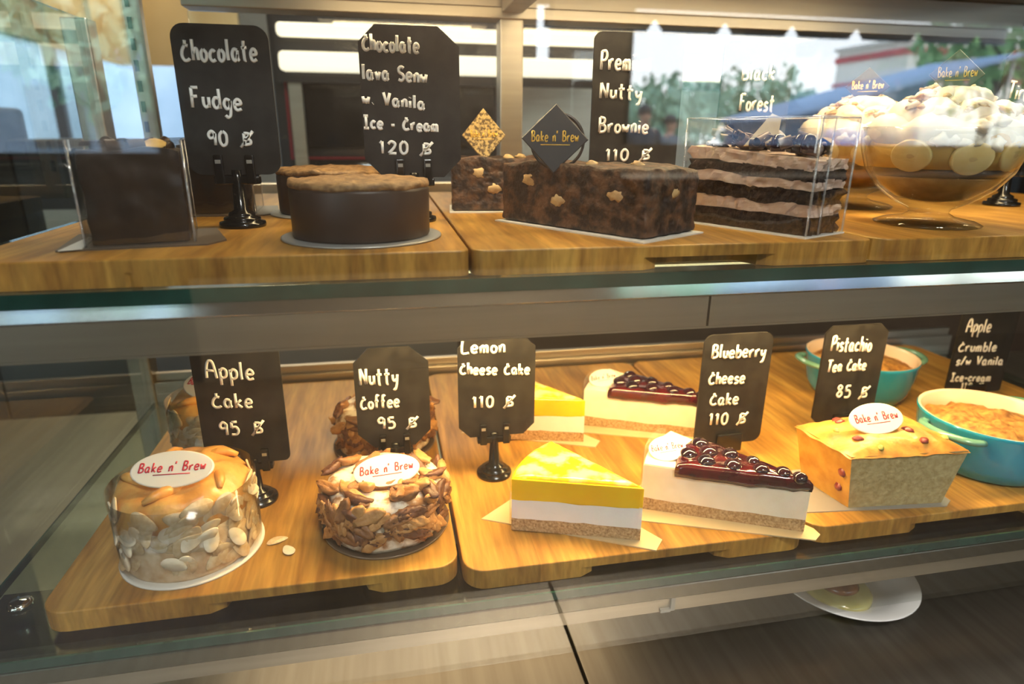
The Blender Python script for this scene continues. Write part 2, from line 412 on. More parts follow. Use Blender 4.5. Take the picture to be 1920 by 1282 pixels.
sign('black chalk sign at the right edge reading Tiramisu, behind the dessert glass', (.742,.66,UZ), 1.213, .080, .132, 'clip',
     [('Tiramisu',-29.4,80,30,74,21)], c=.010)
sign('black chalk sign behind the almond coated cake reading Apple Cake 95 baht', (-.144,.607,LZ), .9335, .0795, .121, 'round',
     [('Apple',-32,93.8,11.2,88.6,21),('Cake',-30.4,62.8,6.4,59.9,18.5),('95 $',-27.3,33.2,15,31.2,17)], cardx=-.004, c=.006)
sign('black chalk sign with clipped corners reading Nutty Coffee 95 baht', (-.003,.627,LZ), .9285, .0765, .112, 'clip',
     [('Nutty',-33,73.3,6.3,72.3,21),('Coffee',-33.7,46.3,6.2,46.3,17),('95 $',-17.7,22.5,25.7,20,15.5)], c=.017)
sign('black chalk sign reading Lemon Cheese Cake 110 baht, beside the yellow slices', (.103,.615,LZ), .9375, .0825, .1125, 'clip',
     [('Lemon',-34.8,96.8,11.2,95.2,16.5),('Cheese Cake',-36.3,73.9,38.1,68.9,15),('110 $',-23.5,34.8,23.1,32.4,15.5)], cardx=.003, c=.012)
sign('black chalk sign standing between the berry slices reading Blueberry Cheese Cake 110 baht', (.3735,.60,LZ), .911, .0825, .133, 'round',
     [('Blueberry',-31.7,106.8,33.4,104.1,18.5),('Cheese',-31.8,76.2,12.1,74.3,17),('Cake',-27.5,50.4,7.5,49.1,17.5),('110 $',-26.1,25.5,22.3,23.3,17)], c=.011, clip='block')
sign('black chalk sign behind the loaf slice reading Pistachio Tea Cake 85 baht', (.545,.628,LZ), .909, .0845, .128, 'clip',
     [('Pistachio',-33.4,97.7,22,93.8,22),('Tea Cake',-33.5,70.8,19.6,69.7,17.5),('85 $',-15.1,36.6,31.8,31.5,19)], c=.010, clip='block')
sign('black chalk sign behind the front teal dish reading Apple Crumble, Vanila Ice-cream 110 baht', (.815,.70,LZ), .900, .094, .121, 'rect',
     [('Apple',-36.9,93.7,4.1,91.5,22),('Crumble',-42,65.8,22.1,62,17),('s/w Vanila',-40,45.4,39.4,40.5,15.5),('Ice-cream',-43,21.7,25.5,16,14),('110 $',-22.2,7.1,15.4,3.4,12.6)], clip='block')

# ------------------------------------------------------------------ oak boards
def board(label, x0, x1, y0, y1, ztop, th, rad, notch, mi, rz=0):
    mb = MB()
    zm = ztop - th*.48
    mb.prism(rrect(x0,x1,y0,y1,rad), zm, ztop, bev=.0012)
    out = rrect(x0,x1,y0,y1,rad); d = .028
    i0 = 7*1  # after the first corner run along the front edge
    na, nb = notch
    fr = [(na,y0),(na+.012,y0+.006),(na+.02,y0+d),(nb-.02,y0+d),(nb-.012,y0+.006),(nb,y0)] if nb > na else []
    pts = out[:7] + fr + out[7:]
    n = len(pts)
    vs = [(x,y,ztop-th) for x,y in pts] + [(x,y,zm) for x,y in pts]
    mb.add(vs, [tuple(reversed(range(n)))] + [(i,(i+1)%n,n+(i+1)%n,n+i) for i in range(n)])
    o = obj('serving_board', mb, M['wood'][mi])
    tag(o, label, 'board', 'oak boards in the display case')
    return o
board('oak board at the left of the lower shelf, under the almond and pecan cakes', -.286,.047,.4655,.935,LZ,.0188,.020,(-.16,-.02),0)
board('oak board in the middle of the lower shelf, under the lemon and berry slices', .0505,.383,.4535,.935,LZ,.0188,.020,(.155,.30),1)
board('oak board at the right of the lower shelf, under the loaf slice and teal dishes', .3865,.93,.4575,.935,LZ,.0188,.022,(.50,.66),2)
board('oak board at the left of the upper shelf, under the fudge and round chocolate cakes', -.276,.0575,.4475,.925,UZ,.0186,.008,(-.17,-.165),3)
board('oak board in the middle of the upper shelf, under the brownies and layered cake', .0595,.389,.4465,.925,UZ,.0186,.010,(.19,.30),4)
board('oak board at the right of the upper shelf, under the dessert glasses', .392,.93,.4475,.925,UZ,.0186,.018,(.0,.0),5)

# ------------------------------------------------------------------ display case
case = thing('display_case', 'glass and stainless steel bakery display case with two lit shelves', 'display case', (0,0,0))
XL, XR = -.355, 1.02
YF, YB = .418, .955
obj('front_glass', MB().box(XL,XR,YF-.003,YF+.003,.826,1.62), M['glass'], case)
obj('side_glass', MB().box(XL-.003,XL+.003,YF+.004,YB,.736,1.38), M['sidepane'], case, label='left end pane')
# lower shelf
GZ = LZ - .0188
sh = obj('glass_shelf', MB().box(XL+.008,XR,.4405,YB-.004,GZ-.0085,GZ-.0003), M['glass2'], case)
obj('shelf_edge', MB().box(XL+.008,XR,.4385,.4404,GZ-.0085,GZ-.0003), M['edge'], sh)
obj('side_edge', MB().box(XL+.0062,XL+.0079,.4385,YB-.004,GZ-.0085,GZ-.0003), M['edge'], sh)
rl = obj('shelf_rail', MB().box(XL+.004,XR,.438,.456,.8470,GZ-.0090), M['gunmetal'], case, bevel=.0015, label='polished front rail of the lower shelf')
obj('rail_skirt', MB().box(XL+.004,XR,.4425,.4475,.8300,.8468), M['satin'], rl)
obj('rail_flange', MB().box(XL+.008,XR,.4565,.535,GZ-.0125,GZ-.0095), M['gunmetal'], rl)
cb = MB(); cb.box(.2385,.2425,.4395,.4424,.832,.848); cb.box(.229,.2385,.4395,.4424,.831,.834); obj('rail_clip', cb, M['cardgrey'], rl)
# shelf support knob and peg on the left
obj('shelf_knob', MB().lathe([(.009,0),(.0095,.002),(.007,.005),(0,.006)],24,(-.318,.505,GZ)), M['polish'], sh)
obj('shelf_peg', MB().tube([(XL+.004,.462,GZ+.004),(XL+.020,.462,GZ+.004)],.0035,12), M['polish'], sh)
# upper shelf
G2 = UZ - .0186
s2 = obj('glass_shelf', MB().box(XL+.008,XR,.4405,YB-.02,G2-.0102,G2-.0003), M['glass2'], case)
obj('shelf_edge', MB().box(XL+.008,XR,.4385,.4404,G2-.0102,G2-.0003), M['edge'], s2)
rm = MB(); tz, bz_ = G2-.0106, 1.1300
# rail face leans back so that it mirrors the street
rm.add([(XL+.004,.4425,bz_),(XR,.4425,bz_),(XR,.4441,tz),(XL+.004,.4441,tz),(XL+.004,.462,bz_),(XR,.462,bz_),(XR,.462,tz),(XL+.004,.462,tz)],
       [(0,1,2,3),(3,2,6,7),(5,4,7,6),(4,5,1,0),(0,3,7,4),(1,5,6,2)])
r2 = obj('shelf_rail', rm, M['polish'], case, bevel=.0012, label='polished front rail of the upper shelf')
for a, b in ((XL+.004, .2455), (.2475, XR)):
    obj('rail_skirt', MB().box(a,b,.4435,.4475,1.1055,1.1298), M['satin'], r2)
obj('gap_strip', MB().box(.2440,.2490,.4476,.4490,1.1055,1.1298), M['frame0'], r2)  # dark strip added behind the skirt gap so no glow shows through
obj('rail_lip', MB().box(XL+.004,XR,.4435,.4720,1.1035,1.1053), M['satin'], r2)
obj('led_housing', MB().box(-.065,.675,.549,.575,1.1340,1.1408), M['satin'], s2)
ls = obj('led_strip', MB().box(-.06,.67,.553,.571,1.1310,1.1339), emis('warm_led', (1,.74,.40), 4.0), s2)
area('lower_shelf_light', (.305,.562,1.128), (0,0,0), .74, .02, 6.6, (1,.67,.28), case)
area('counter_light', (.02,.645,.856), (0,0,0), .45, .20, .42, (1,.76,.46), case)
# posts and top frame
po = MB(); po.box(.166,.199,YB-.018,YB+.012,.73,1.398); obj('back_post', po, M['satin'], case, bevel=.002)
po = MB(); po.box(XL-.02,XL+.01,YB-.018,YB+.012,.73,1.38); obj('back_post', po, M['satin'], case, bevel=.002)
ur = MB(); ur.box(-.299,-.280,.928,.940,1.166,1.46); up_ = obj('slotted_upright', ur, M['satin'], case)
for k in range(9): obj('slot', MB().box(-.296,-.291,.9265,.9279,1.20+k*.024,1.213+k*.024), M['black'], up_)
tf = MB(); tf.box(-.235,XR,YB-.02,YB+.02,1.397,1.412); tf.box(-.235,XR,YB-.012,YB+.02,1.412,1.45)
tf.box(.168,.197,.44,YB-.021,1.405,1.432)
obj('top_frame', tf, M['satin'], case, bevel=.0015)
obj('top_panel', MB().box(-.235,XR,.44,YB+.02,1.4505,1.462), M['satin'], case)
tl = obj('top_lamp', MB().box(-.1,.9,.60,.63,1.4402,1.4503), emis('warm_lamp', (1,.80,.52), 5.0), case)
area('upper_shelf_light', (.40,.615,1.438), (R(4),0,0), .95, .03, 4.6, (1,.74,.40), case)
# back of the case: track and sliding panes
tk = MB()
tk.box(XL+.01,XR,.940,.953,.8635,.884); tk.box(XL+.01,XR,.940,.946,.884,.900); tk.box(XL+.01,XR,.949,.958,.884,.912)
obj('door_track', tk, M['satin'], case, bevel=.001)
tk = MB(); tk.box(XL+.01,XR,.936,.957,1.166,1.182); obj('door_track', tk, M['satin'], case, bevel=.001)
for a, b in ((-.235,.182),(.184,.60),(.602,XR)):
    d = obj('sliding_pane', MB().box(a,b,.962,.966,1.184,1.396), M['pane'], case)
# steel counter the case stands on
for a, b in ((-1.3,.1705),(.1735,1.7)):
    o = obj('counter_panel', MB().box(a,b,.22,1.25,.700,.7300), M['deck'], case, bevel=.0012)
obj('counter_body', MB().box(-1.3,1.7,.26,1.24,.0005,.6995), M['satin'], case)

# ------------------------------------------------------------------ cakes: shared pieces
M['golden'] = mat('golden_baked_crust', (.62,.27,.055), (.80,.45,.12), scale=45, rough=.38, bump=.5, bscale=120, coat=.15)
M['almond'] = mat('flaked_almond', (.78,.64,.44), (.86,.75,.57), scale=180, rough=.5, sss=.1)
M['almondtan'] = mat('toasted_almond', (.60,.42,.22), (.76,.60,.38), scale=180, rough=.5, sss=.1)
M['cream'] = mat('cream_coating', (.54,.36,.19), (.76,.60,.40), scale=90, rough=.45, bump=.4, bscale=160, sss=.1)
M['creamwhite'] = mat('white_cream', (.86,.80,.70), (.92,.87,.78), scale=60, rough=.4, bump=.3, bscale=120, sss=.15)
M['pecan'] = [mat('pecan_light', (.40,.19,.06), (.58,.32,.12), scale=150, rough=.45, bump=.6, bscale=300), mat('pecan_mid', (.22,.09,.032), (.36,.17,.06), scale=150, rough=.45, bump=.6, bscale=300), mat('pecan_dark', (.09,.036,.02), (.17,.07,.035), scale=150, rough=.4, bump=.6, bscale=300)]
M['nutcream'] = mat('cream_with_nut_crumbs', (.34,.17,.07), (.84,.76,.62), scale=75, rough=.45, bump=.5, bscale=130, detail=5, lo=.40, hi=.56)
M['traybrown'] = mat('brown_clear_tray', (.16,.11,.07), rough=.2)
M['yolk'] = mat('lemon_curd_layer', (.90,.50,.005), (.94,.62,.01), scale=20, rough=.22, spec=.5, sss=.15)
M['lemontop'] = mat('lemon_glaze_with_cream_swirls', (.90,.56,.012), (.94,.76,.30), scale=55, rough=.16, detail=3, lo=.47, hi=.62, bump=.25, bscale=90)
M['cheese'] = mat('white_cheesecake', (.82,.79,.74), (.87,.84,.79), scale=70, rough=.5, bump=.12, bscale=300, sss=.15)
M['cheese2'] = mat('cream_cheesecake', (.85,.74,.56), (.90,.81,.64), scale=60, rough=.5, bump=.15, bscale=300, sss=.15)
M['crust'] = mat('biscuit_crumb_base', (.36,.21,.085), (.62,.42,.21), scale=420, rough=.75, bump=.9, bscale=500)
M['berry'] = mat('berry_glaze', (.022,.003,.007), (.085,.006,.011), scale=60, rough=.08, spec=.6, coat=.5)
M['blueberry'] = mat('glazed_blueberry', (.012,.006,.014), (.035,.008,.016), scale=50, rough=.07, spec=.6, coat=.5)
M['loaf'] = mat('green_brown_loaf_crumb', (.36,.27,.11), (.50,.40,.19), scale=170, rough=.7, bump=.6, bscale=350)
M['loafcrust'] = mat('yellow_loaf_crust', (.46,.21,.022), (.62,.34,.055), scale=60, rough=.5, bump=.4, bscale=160)
M['cranberry'] = mat('dried_cranberry', (.16,.02,.02), (.28,.05,.04), scale=120, rough=.35)
M['pistachio'] = mat('pistachio_piece', (.32,.34,.07), (.48,.46,.14), scale=150, rough=.5)
M['ganache'] = mat('chocolate_glaze', (.040,.024,.017), (.056,.034,.023), scale=30, rough=.42, spec=.4, bump=.08, bscale=60)
M['cocoatop'] = mat('baked_chocolate_top', (.17,.09,.036), (.36,.21,.085), scale=160, rough=.6, bump=.9, bscale=220)
M['fudge'] = mat('dark_fudge', (.014,.009,.008), (.030,.018,.013), scale=40, rough=.35, bump=.4, bscale=60)
M['brownie'] = mat('brownie_crumb', (.026,.014,.010), (.15,.075,.038), scale=95, rough=.55, bump=1, bscale=200, lo=.42, hi=.66)
M['walnut'] = mat('walnut_piece', (.46,.28,.12), (.62,.43,.2), scale=120, rough=.55, bump=.5)
M['choccake'] = mat('chocolate_sponge', (.018,.011,.009), (.075,.044,.032), scale=240, rough=.85, bump=1, bscale=330, lo=.4, hi=.7)
M['pinkcream'] = mat('pale_pink_cream', (.66,.47,.38), (.78,.60,.48), scale=90, rough=.55, bump=.5, bscale=160, sss=.1)
M['shaving'] = mat('milk_chocolate_shaving', (.085,.05,.035), (.21,.135,.095), scale=90, rough=.4)
M['custard'] = mat('pale_yellow_custard', (.62,.36,.085), (.70,.44,.13), scale=40, rough=.4, sss=.15)
M['banana'] = mat('banana_flesh', (.70,.50,.19), (.78,.60,.28), scale=60, rough=.4, sss=.15)
M['bananacore'] = mat('banana_core', (.60,.42,.18), rough=.5)
M['biscuit'] = mat('caramel_biscuit_layer', (.30,.15,.05), (.46,.25,.09), scale=70, rough=.35)
M['coffee'] = mat('dark_coffee_layer', (.05,.03,.025), (.09,.06,.045), scale=60, rough=.4)
M['whip'] = mat('whipped_cream', (.84,.72,.52), (.90,.80,.63), scale=60, rough=.45, sss=.2)
M['cocoa'] = mat('cocoa_dusted_cream', (.52,.30,.13), (.88,.76,.55), scale=90, rough=.7, lo=.42, hi=.58)
M['teal'] = mat('teal_glazed_stoneware', (.015,.28,.44), (.022,.32,.48), scale=14, rough=.16, spec=.5, coat=.3)
M['mint'] = mat('mint_green_glazed_stoneware', (.13,.30,.22), (.15,.33,.25), scale=14, rough=.2, spec=.5, coat=.3)
M['inner'] = mat('cream_glaze_inside', (.80,.62,.47), (.84,.67,.52), scale=14, rough=.25)
M['crumble'] = mat('baked_crumble', (.22,.085,.016), (.52,.27,.06), scale=120, rough=.7, bump=1, bscale=180)

def plaque(parent, c, rx_, rz_, nrm, xdir, th=.0022, logo=M['red'], label=None, shape='oval', base=None, h=None, name='logo_plaque', tw=.80):
    """flat badge centred at c, facing nrm, with the shop's lettering and a thin second line"""
    m = look(nrm, xdir)
    mb = MB()
    if shape == 'oval': pts = [(rx_*math.cos(2*math.pi*i/40), rz_*math.sin(2*math.pi*i/40)) for i in range(40)]
    elif shape == 'diamond': pts = [(0,-rz_),(rx_,0),(0,rz_),(-rx_,0)]
    elif shape == 'disc': pts = [(rx_*math.cos(2*math.pi*i/48), rx_*math.sin(2*math.pi*i/48)) for i in range(48)]
    n = len(pts); C = Vector(c)
    rings = [(.965,th/2),(1,th/4),(1,-th/4),(.965,-th/2)]
    vs = [C + m @ Vector((x*k, y*k, z)) for k, z in rings for x, y in pts]
    fs = [tuple(range(n)), tuple(reversed(range(3*n,4*n)))] + [(q*n+(i+1)%n, q*n+i, (q+1)*n+i, (q+1)*n+(i+1)%n) for q in range(3) for i in range(n)]
    mb.add(vs, fs)
    o = obj(name, mb, base or M['plaque'], parent, label=label)
    if logo is not None:
        lm = MB(); hh = h or rz_*.5
        pl = Plane(C + m @ Vector((0,0,th/2+.0001)), m @ Vector((1,0,0)), m @ Vector((0,1,0)))
        write(lm, "Bake n' Brew", -rx_*tw, -hh*.30, rx_*tw, -hh*.22, hh, rx_*.022, pl, jit=.02, seed=3, n=5)
        lm.tube([pl(-rx_*.42,-hh*.62), pl(rx_*.46,-hh*.56)], rx_*.014, 5, flat=.5, upv=pl.n)
        obj('logo_lettering', lm, logo, o)
    return o

# ---- almond coated apple cake
def flake_mesh(seed):
    rg = random.Random(seed); mb = MB()
    a, b, t = .0112*rg.uniform(.85,1.15), .0067*rg.uniform(.85,1.1), .0008
    n = 18; vs = []
    for k, z in ((.93, t), (1, 0), (.93, -t)):
        for i in range(n):
            an = 2*math.pi*i/n
            x = a*k*math.cos(an)*(1.0 if math.cos(an) < 0 else 1.12); y = b*k*math.sin(an)*(1 - .25*max(0, math.cos(an)))
            vs.append((x, y, z + 18*x*x*(.5 if seed % 2 else -.4) + 10*y*y))
    mb.add(vs, [tuple(range(n)), tuple(reversed(range(2*n,3*n)))] + [(q*n+(i+1)%n, q*n+i, (q+1)*n+i, (q+1)*n+(i+1)%n) for q in range(2) for i in range(n)], True)
    return mb.mesh('almond_flake', M['almond'] if seed % 2 else M['almondtan'])
FL = [flake_mesh(s) for s in range(5)]
def apple_cake(label, loc, rz):
    t = thing('almond_apple_cake', label, 'cake', loc, rz, 'apple cakes with almonds')
    Rr, H = .0545, .078
    def wob(a, r, z):
        k = noise.noise(Vector((math.cos(a)*1.6, math.sin(a)*1.6, z*30+2)))
        top = .0075*noise.noise(Vector((r*40*math.cos(a), r*40*math.sin(a), 4.4))) if z > .066 else 0
        return r*(1 + .035*k), z + top
    b = MB(); b.lathe([(Rr*.97,.0025),(Rr,.006),(Rr,.030),(Rr*.995,.050)], 64, wob=wob)
    obj('cream_side', b, M['cream'], t)
    b = MB(); b.lathe([(Rr*1.0,.046),(Rr*1.015,.056),(Rr*1.0,.066),(Rr*.93,.073),(Rr*.82,.0765),(Rr*.6,.079),(Rr*.35,.0795),(Rr*.12,.0795),(0,.0795)], 64, wob=wob)
    obj('golden_top', b, M['golden'], t)
    b = MB()
    for k in range(5):
        a = .6 + k*1.25; b.tube([(Rr*.9*math.cos(a+q*.13)*(1-.12*q), Rr*.9*math.sin(a+q*.13)*(1-.12*q), .0755+.0035*math.sin(q*.9)) for q in range(6)], [.002,.004,.0048,.0046,.0035,.0015], 10)
    obj('pastry_fold', b, M['golden'], t)
    b = MB(); b.lathe([(.0590,.0),(.0598,.0004),(.0598,.0018),(.0590,.0022),(0,.0022)], 64)
    obj('cake_card', b, M['cardwhite'], t, label='white round card')
    b = MB(); b.lathe([(.0575,.0026),(.0590,.072),(.0594,.072),(.0580,.0026)], 64, cap0=False, cap1=False)
    obj('plastic_collar', b, M['film'], t, label='clear plastic collar')
    rg = random.Random(11)
    for k in range(98):
        a = rg.uniform(0, 2*math.pi) if k % 3 == 0 else R(-75) + rg.uniform(-1.5,1.5); z = .013 + .046*rg.random()
        if k > 82: z = rg.uniform(.056,.072)
        o = bpy.data.objects.new('almond_flake', FL[k % 5]); col.objects.link(o); o.parent = t
        n = Vector((math.cos(a), math.sin(a), rg.uniform(-.35,.35))).normalized()
        m = look(n, (rg.uniform(-1,1), rg.uniform(-1,1), rg.uniform(-1.2,1.2))).to_4x4()
        rr = Rr + rg.uniform(-.0005,.0022)
        m.translation = (rr*math.cos(a), rr*math.sin(a), z); o.matrix_local = m
    plaque(t, (.0,-.020,.0905), .0345,.0165, (-.12,-.62,.78), (1,-.12,.0), label='white oval badge with red lettering')
    return t
ac = apple_cake('almond coated round apple cake with an oval badge, nearest the glass', (-.187,.536,LZ), R(0))
dup(ac, (-.197,.725,LZ), R(-28), 'second almond apple cake standing further back behind the Apple Cake sign')
for k, (x, y, a) in enumerate(((-.115,.530,.4),(-.102,.512,2.1))):
    o = bpy.data.objects.new('loose_almond_flake', FL[k]); col.objects.link(o); o.location = (x, y, LZ+.0012); o.rotation_euler = (.0,.0,a)
    o.scale = (.75,.75,.75)
    tag(o, 'larger loose almond flake lying on the board beside the apple cake' if k == 0 else 'loose almond flake on the board, farther from the apple cake', 'almond', 'loose almond flakes')

# ---- pecan coated coffee cake
def nut_mesh(seed):
    mb = MB(); L_ = .011
    mb.blob((0,0,0), (L_, .0048, .0036), amp=.28, freq=2.2, seed=seed, nu=14, nv=10)
    vs = []
    for (x, y, z) in mb.v:
        q = x/L_; g = .0012*math.exp(-(y/.0012)**2)*(1 if z > 0 else 0)
        vs.append((x, y*(1-.25*q*q), z - g + .0025*q*q))
    mb.v = vs
    return mb
NUT = [nut_mesh(s).mesh('pecan_piece', M['pecan'][s % 3]) for s in range(6)]
def nutty_cake(label, loc, rz):
    t = thing('pecan_coffee_cake', label, 'cake', loc, rz, 'nutty coffee cakes')
    Rr, H = .0555, .050
    def wob(a, r, z): return r*(1+.03*noise.noise(Vector((2*math.cos(a),2*math.sin(a),z*40)))), z + .0025*noise.noise(Vector((r*60*math.cos(a), r*60*math.sin(a), 1.0)))*(z > .04)
    b = MB(); b.lathe([(Rr*.96,.003),(Rr,.008),(Rr,.038),(Rr*.95,.046),(Rr*.85,.0495),(Rr*.5,.0505),(0,.0505)], 56, wob=wob)
    obj('cream_body', b, M['nutcream'], t)
    b = MB(); b.lathe([(.0590,0),(.0600,.0006),(.0606,.0030),(.0598,.0030),(.0590,.0022),(0,.0022)], 56)
    obj('cake_tray', b, M['traybrown'], t, label='round dark tray')
    rg = random.Random(5)
    for k in range(98):
        o = bpy.data.objects.new('pecan_piece', NUT[rg.randrange(6)]); col.objects.link(o); o.parent = t
        a = rg.uniform(0, 2*math.pi) if k % 5 < 2 else R(-78) + rg.uniform(-1.45,1.45); s = rg.uniform(1.05,1.6)
        if k < 66:
            z = rg.uniform(.017,.046); n = Vector((math.cos(a), math.sin(a), rg.uniform(-.2,.5))); p = Vector((Rr*math.cos(a), Rr*math.sin(a), z))
        else:
            r = Rr*math.sqrt(rg.random())*.96; n = Vector((rg.uniform(-.5,.5), rg.uniform(-.5,.5), 1)); p = Vector((r*math.cos(a), r*math.sin(a), .0515))
        m = look(n, (rg.uniform(-1,1), rg.uniform(-1,1), rg.uniform(-.8,.8))).to_4x4() @ Matrix.Scale(s, 4)
        m.translation = p + n.normalized()*.0012; o.matrix_local = m
    plaque(t, (.003,-.012,.0625), .0305,.0165, (-.1,-.55,.83), (1,-.08,.12), label='white oval badge with faint red lettering')
    return t
nc = nutty_cake('round coffee cake covered in pecans with an oval badge, nearest the glass', (-.015,.544,LZ), 0)
dup(nc, (-.016,.712,LZ), R(40), 'second pecan coffee cake standing behind the Nutty Coffee sign')

# ---- cheesecake slices
def wedge(tip, a1, a2, rad, z0, z1, inset=0, n=20, wav=0, seed=0, tr=.003):
    """a slice: rounded tip at the origin, arc at the back; a1 > a2 in degrees"""
    pts = []
    am = R((a1+a2)/2)
    for i in range(n+1):
        a = R(a2 + (a1-a2)*i/n); pts.append((math.cos(a)*(rad-inset), math.sin(a)*(rad-inset)))
    pts.append((math.cos(am)*.004 + math.cos(am+R(90))*tr*.5, math.sin(am)*.004 + math.sin(am+R(90))*tr*.5))
    pts.append((math.cos(am)*.0012, math.sin(am)*.0012))
    pts.append((math.cos(am)*.004 - math.cos(am+R(90))*tr*.5, math.sin(am)*.004 - math.sin(am+R(90))*tr*.5))
    # denser outline
    q = []
    for i, p in enumerate(pts):
        nx = pts[(i+1) % len(pts)]; d = math.dist(p, nx); m = max(1, int(d/.006))
        for k in range(m): q.append((p[0]+(nx[0]-p[0])*k/m, p[1]+(nx[1]-p[1])*k/m))
    return q
def slab(mb, outline, z0, z1, bev=.0008, w0=0, w1=0, seed=0, f=60):
    """a layer with a gently uneven bottom and top boundary"""
    n = len(outline); cx = sum(p[0] for p in outline)/n; cy = sum(p[1] for p in outline)/n
    def nz(x, y, s): return noise.noise(Vector((x*f, y*f, s+.5)))
    vs = []
    for z, w_, s in ((z0, w0, seed), (z1, w1, seed+5)):
        vs += [(x, y, z + w_*nz(x, y, s)) for x, y in outline]
    # inner ring for the top bevel
    top = [(cx+(x-cx)*.985, cy+(y-cy)*.985, z1 + w1*nz(x, y, seed+5) + bev) for x, y in outline]
    vs += top
    return mb.add(vs, [tuple(reversed(range(n))), tuple(range(2*n,3*n))] + [(r*n+i, r*n+(i+1)%n, (r+1)*n+(i+1)%n, (r+1)*n+i) for r in range(2) for i in range(n)])
def lemon_slice(label, loc, rz=0):
    t = thing('lemon_cheesecake_slice', label, 'cake slice', loc, rz, 'lemon cheesecake slices')
    o = wedge(0, 161.5, 120, .122, 0, 1)
    mb = MB(); mb.prism([(-.141,.062),(.008,-.016),(.020,-.002),(-.052,.125),(-.068,.122)], 0, .0012)
    obj('cake_card', mb, M['card'], t, label='gold card under the slice')
    obj('biscuit_base', slab(MB(), o, .0013, .0135, w1=.0022, seed=2), M['crust'], t)
    obj('cheese_layer', slab(MB(), wedge(0,161.4,120.1,.1218,0,1), .0115, .036, w0=.0, w1=.0008, seed=2), M['cheese'], t)
    obj('lemon_layer', slab(MB(), o, .0345, .0555, w0=.0012, w1=.0, seed=8, bev=.0005), M['yolk'], t)
    g = MB()
    oi = [(x*.955 + math.cos(R(141))*.004, y*.955 + math.sin(R(141))*.004) for x, y in o]
    n = len(oi); cx = sum(p[0] for p in oi)/n; cy = sum(p[1] for p in oi)/n
    rings = []
    for k, zz in ((1,.0555),(.985,.0575),(.9,.0588),(.7,.0594),(.45,.0596),(.2,.0597)):
        rings += [(cx+(x-cx)*k, cy+(y-cy)*k, zz + (.0011*noise.noise(Vector((x*90*k,y*90*k,3))) if k < 1 else 0)) for x, y in oi]
    g.add(rings, [tuple(range(5*n,6*n))] + [(r*n+i, r*n+(i+1)%n, (r+1)*n+(i+1)%n, (r+1)*n+i) for r in range(5) for i in range(n)], True)
    obj('glazed_top', g, M['lemontop'], t)
    f = MB(); nn = 22
    arc = [(math.cos(R(118+46*i/nn))*.1232, math.sin(R(118+46*i/nn))*.1232) for i in range(nn+1)]
    f.add([(x,y,.0014) for x,y in arc] + [(x,y,.060) for x,y in arc], [(i,i+1,nn+2+i,nn+1+i) for i in range(nn)], True)
    obj('plastic_film', f, M['film'], t, label='clear film round the back of the slice')
    return t
lm_ = lemon_slice('yellow topped lemon cheesecake slice nearest the glass', (.217,.468,LZ))
dup(lm_, (.224,.668,LZ), R(4), 'second lemon cheesecake slice further back behind the Lemon Cheese Cake sign')

def berry_slice(label, loc, rz=0):
    t = thing('blueberry_cheesecake_slice', label, 'cake slice', loc, rz, 'blueberry cheesecake slices')
    A1, A2, RR = 154.5, 122, .155
    mb = MB(); mb.prism([(-.158,.066),(-.150,.048),(.002,-.013),(.012,-.006),(.012,.004),(-.075,.142),(-.095,.142)], 0, .0012)
    obj('cake_card', mb, M['card'], t, label='gold card under the slice')
    o = wedge(0, A1, A2, RR, 0, 1)
    obj('biscuit_base', slab(MB(), o, .0013, .0135, w1=.0015, seed=4), M['crust'], t)
    obj('cheese_layer', slab(MB(), wedge(0,A1-.1,A2+.1,RR-.0002,0,1), .0120, .050, w1=.0006, seed=4, bev=.0015), M['cheese2'], t)
    # glaze spilling over the cut side: from the tip to about three quarters of the length
    g = MB(); outl = wedge(0, A1+.9, A2-.5, RR*.80, 0, 1); n = len(outl)
    cx = sum(p[0] for p in outl)/n; cy = sum(p[1] for p in outl)/n
    def nz(x, y): return noise.noise(Vector((x*70, y*70, 9.2)))
    rings = []
    for k, zz in ((1.012,.0435),(1.022,.0475),(1.015,.0525),(.97,.0560),(.85,.0572),(.6,.0578),(.3,.0580)):
        rings += [(cx+(x-cx)*k, cy+(y-cy)*k, zz + ((.0036 if zz < .05 else .0010)*nz(x, y))) for x, y in outl]
    g.add(rings, [tuple(reversed(range(n))), tuple(range(6*n,7*n))] + [(r*n+i, r*n+(i+1)%n, (r+1)*n+(i+1)%n, (r+1)*n+i) for r in range(6) for i in range(n)], True)
    obj('berry_glaze', g, M['berry'], t, label='dark red berry glaze')
    rg = random.Random(3)
    for d, s, r in ((.012,.0,.0070),(.027,-.001,.0078),(.046,.004,.0082),(.056,-.008,.0074),(.071,.010,.0088),(.078,-.010,.0090),(.095,.016,.0092),(.098,-.004,.0098),(.110,-.018,.0088),(.114,.010,.0090)):
        a = R((A1+A2)/2)
        p = (d*math.cos(a)-s*math.sin(a), d*math.sin(a)+s*math.cos(a), .0560)
        obj('blueberry', MB().blob(p, (r,r,r*.82), .08, 2, seed=int(d*1000), nu=18, nv=12), M['blueberry'], t)
    a = R(144); plaque(t, (RR*.875*math.cos(a), RR*.875*math.sin(a), .0590), .0185,.0150, (-.25,-.42,.86), (1,-.2,.1), th=.002, label='round white badge', tw=.85, h=.0075)
    f = MB(); nn = 22
    arc = [(math.cos(R(121+35*i/nn))*(RR+.0012), math.sin(R(121+35*i/nn))*(RR+.0012)) for i in range(nn+1)]
    f.add([(x,y,.0014) for x,y in arc] + [(x,y,.062) for x,y in arc], [(i,i+1,nn+2+i,nn+1+i) for i in range(nn)], True)
    obj('plastic_film', f, M['film'], t, label='clear film round the back of the slice')
    return t
bs = berry_slice('cheesecake slice with shiny dark blueberry topping nearest the glass', (.376,.452,LZ))
dup(bs, (.377,.650,LZ), R(1), 'second blueberry cheesecake slice, half hidden behind the Blueberry sign')

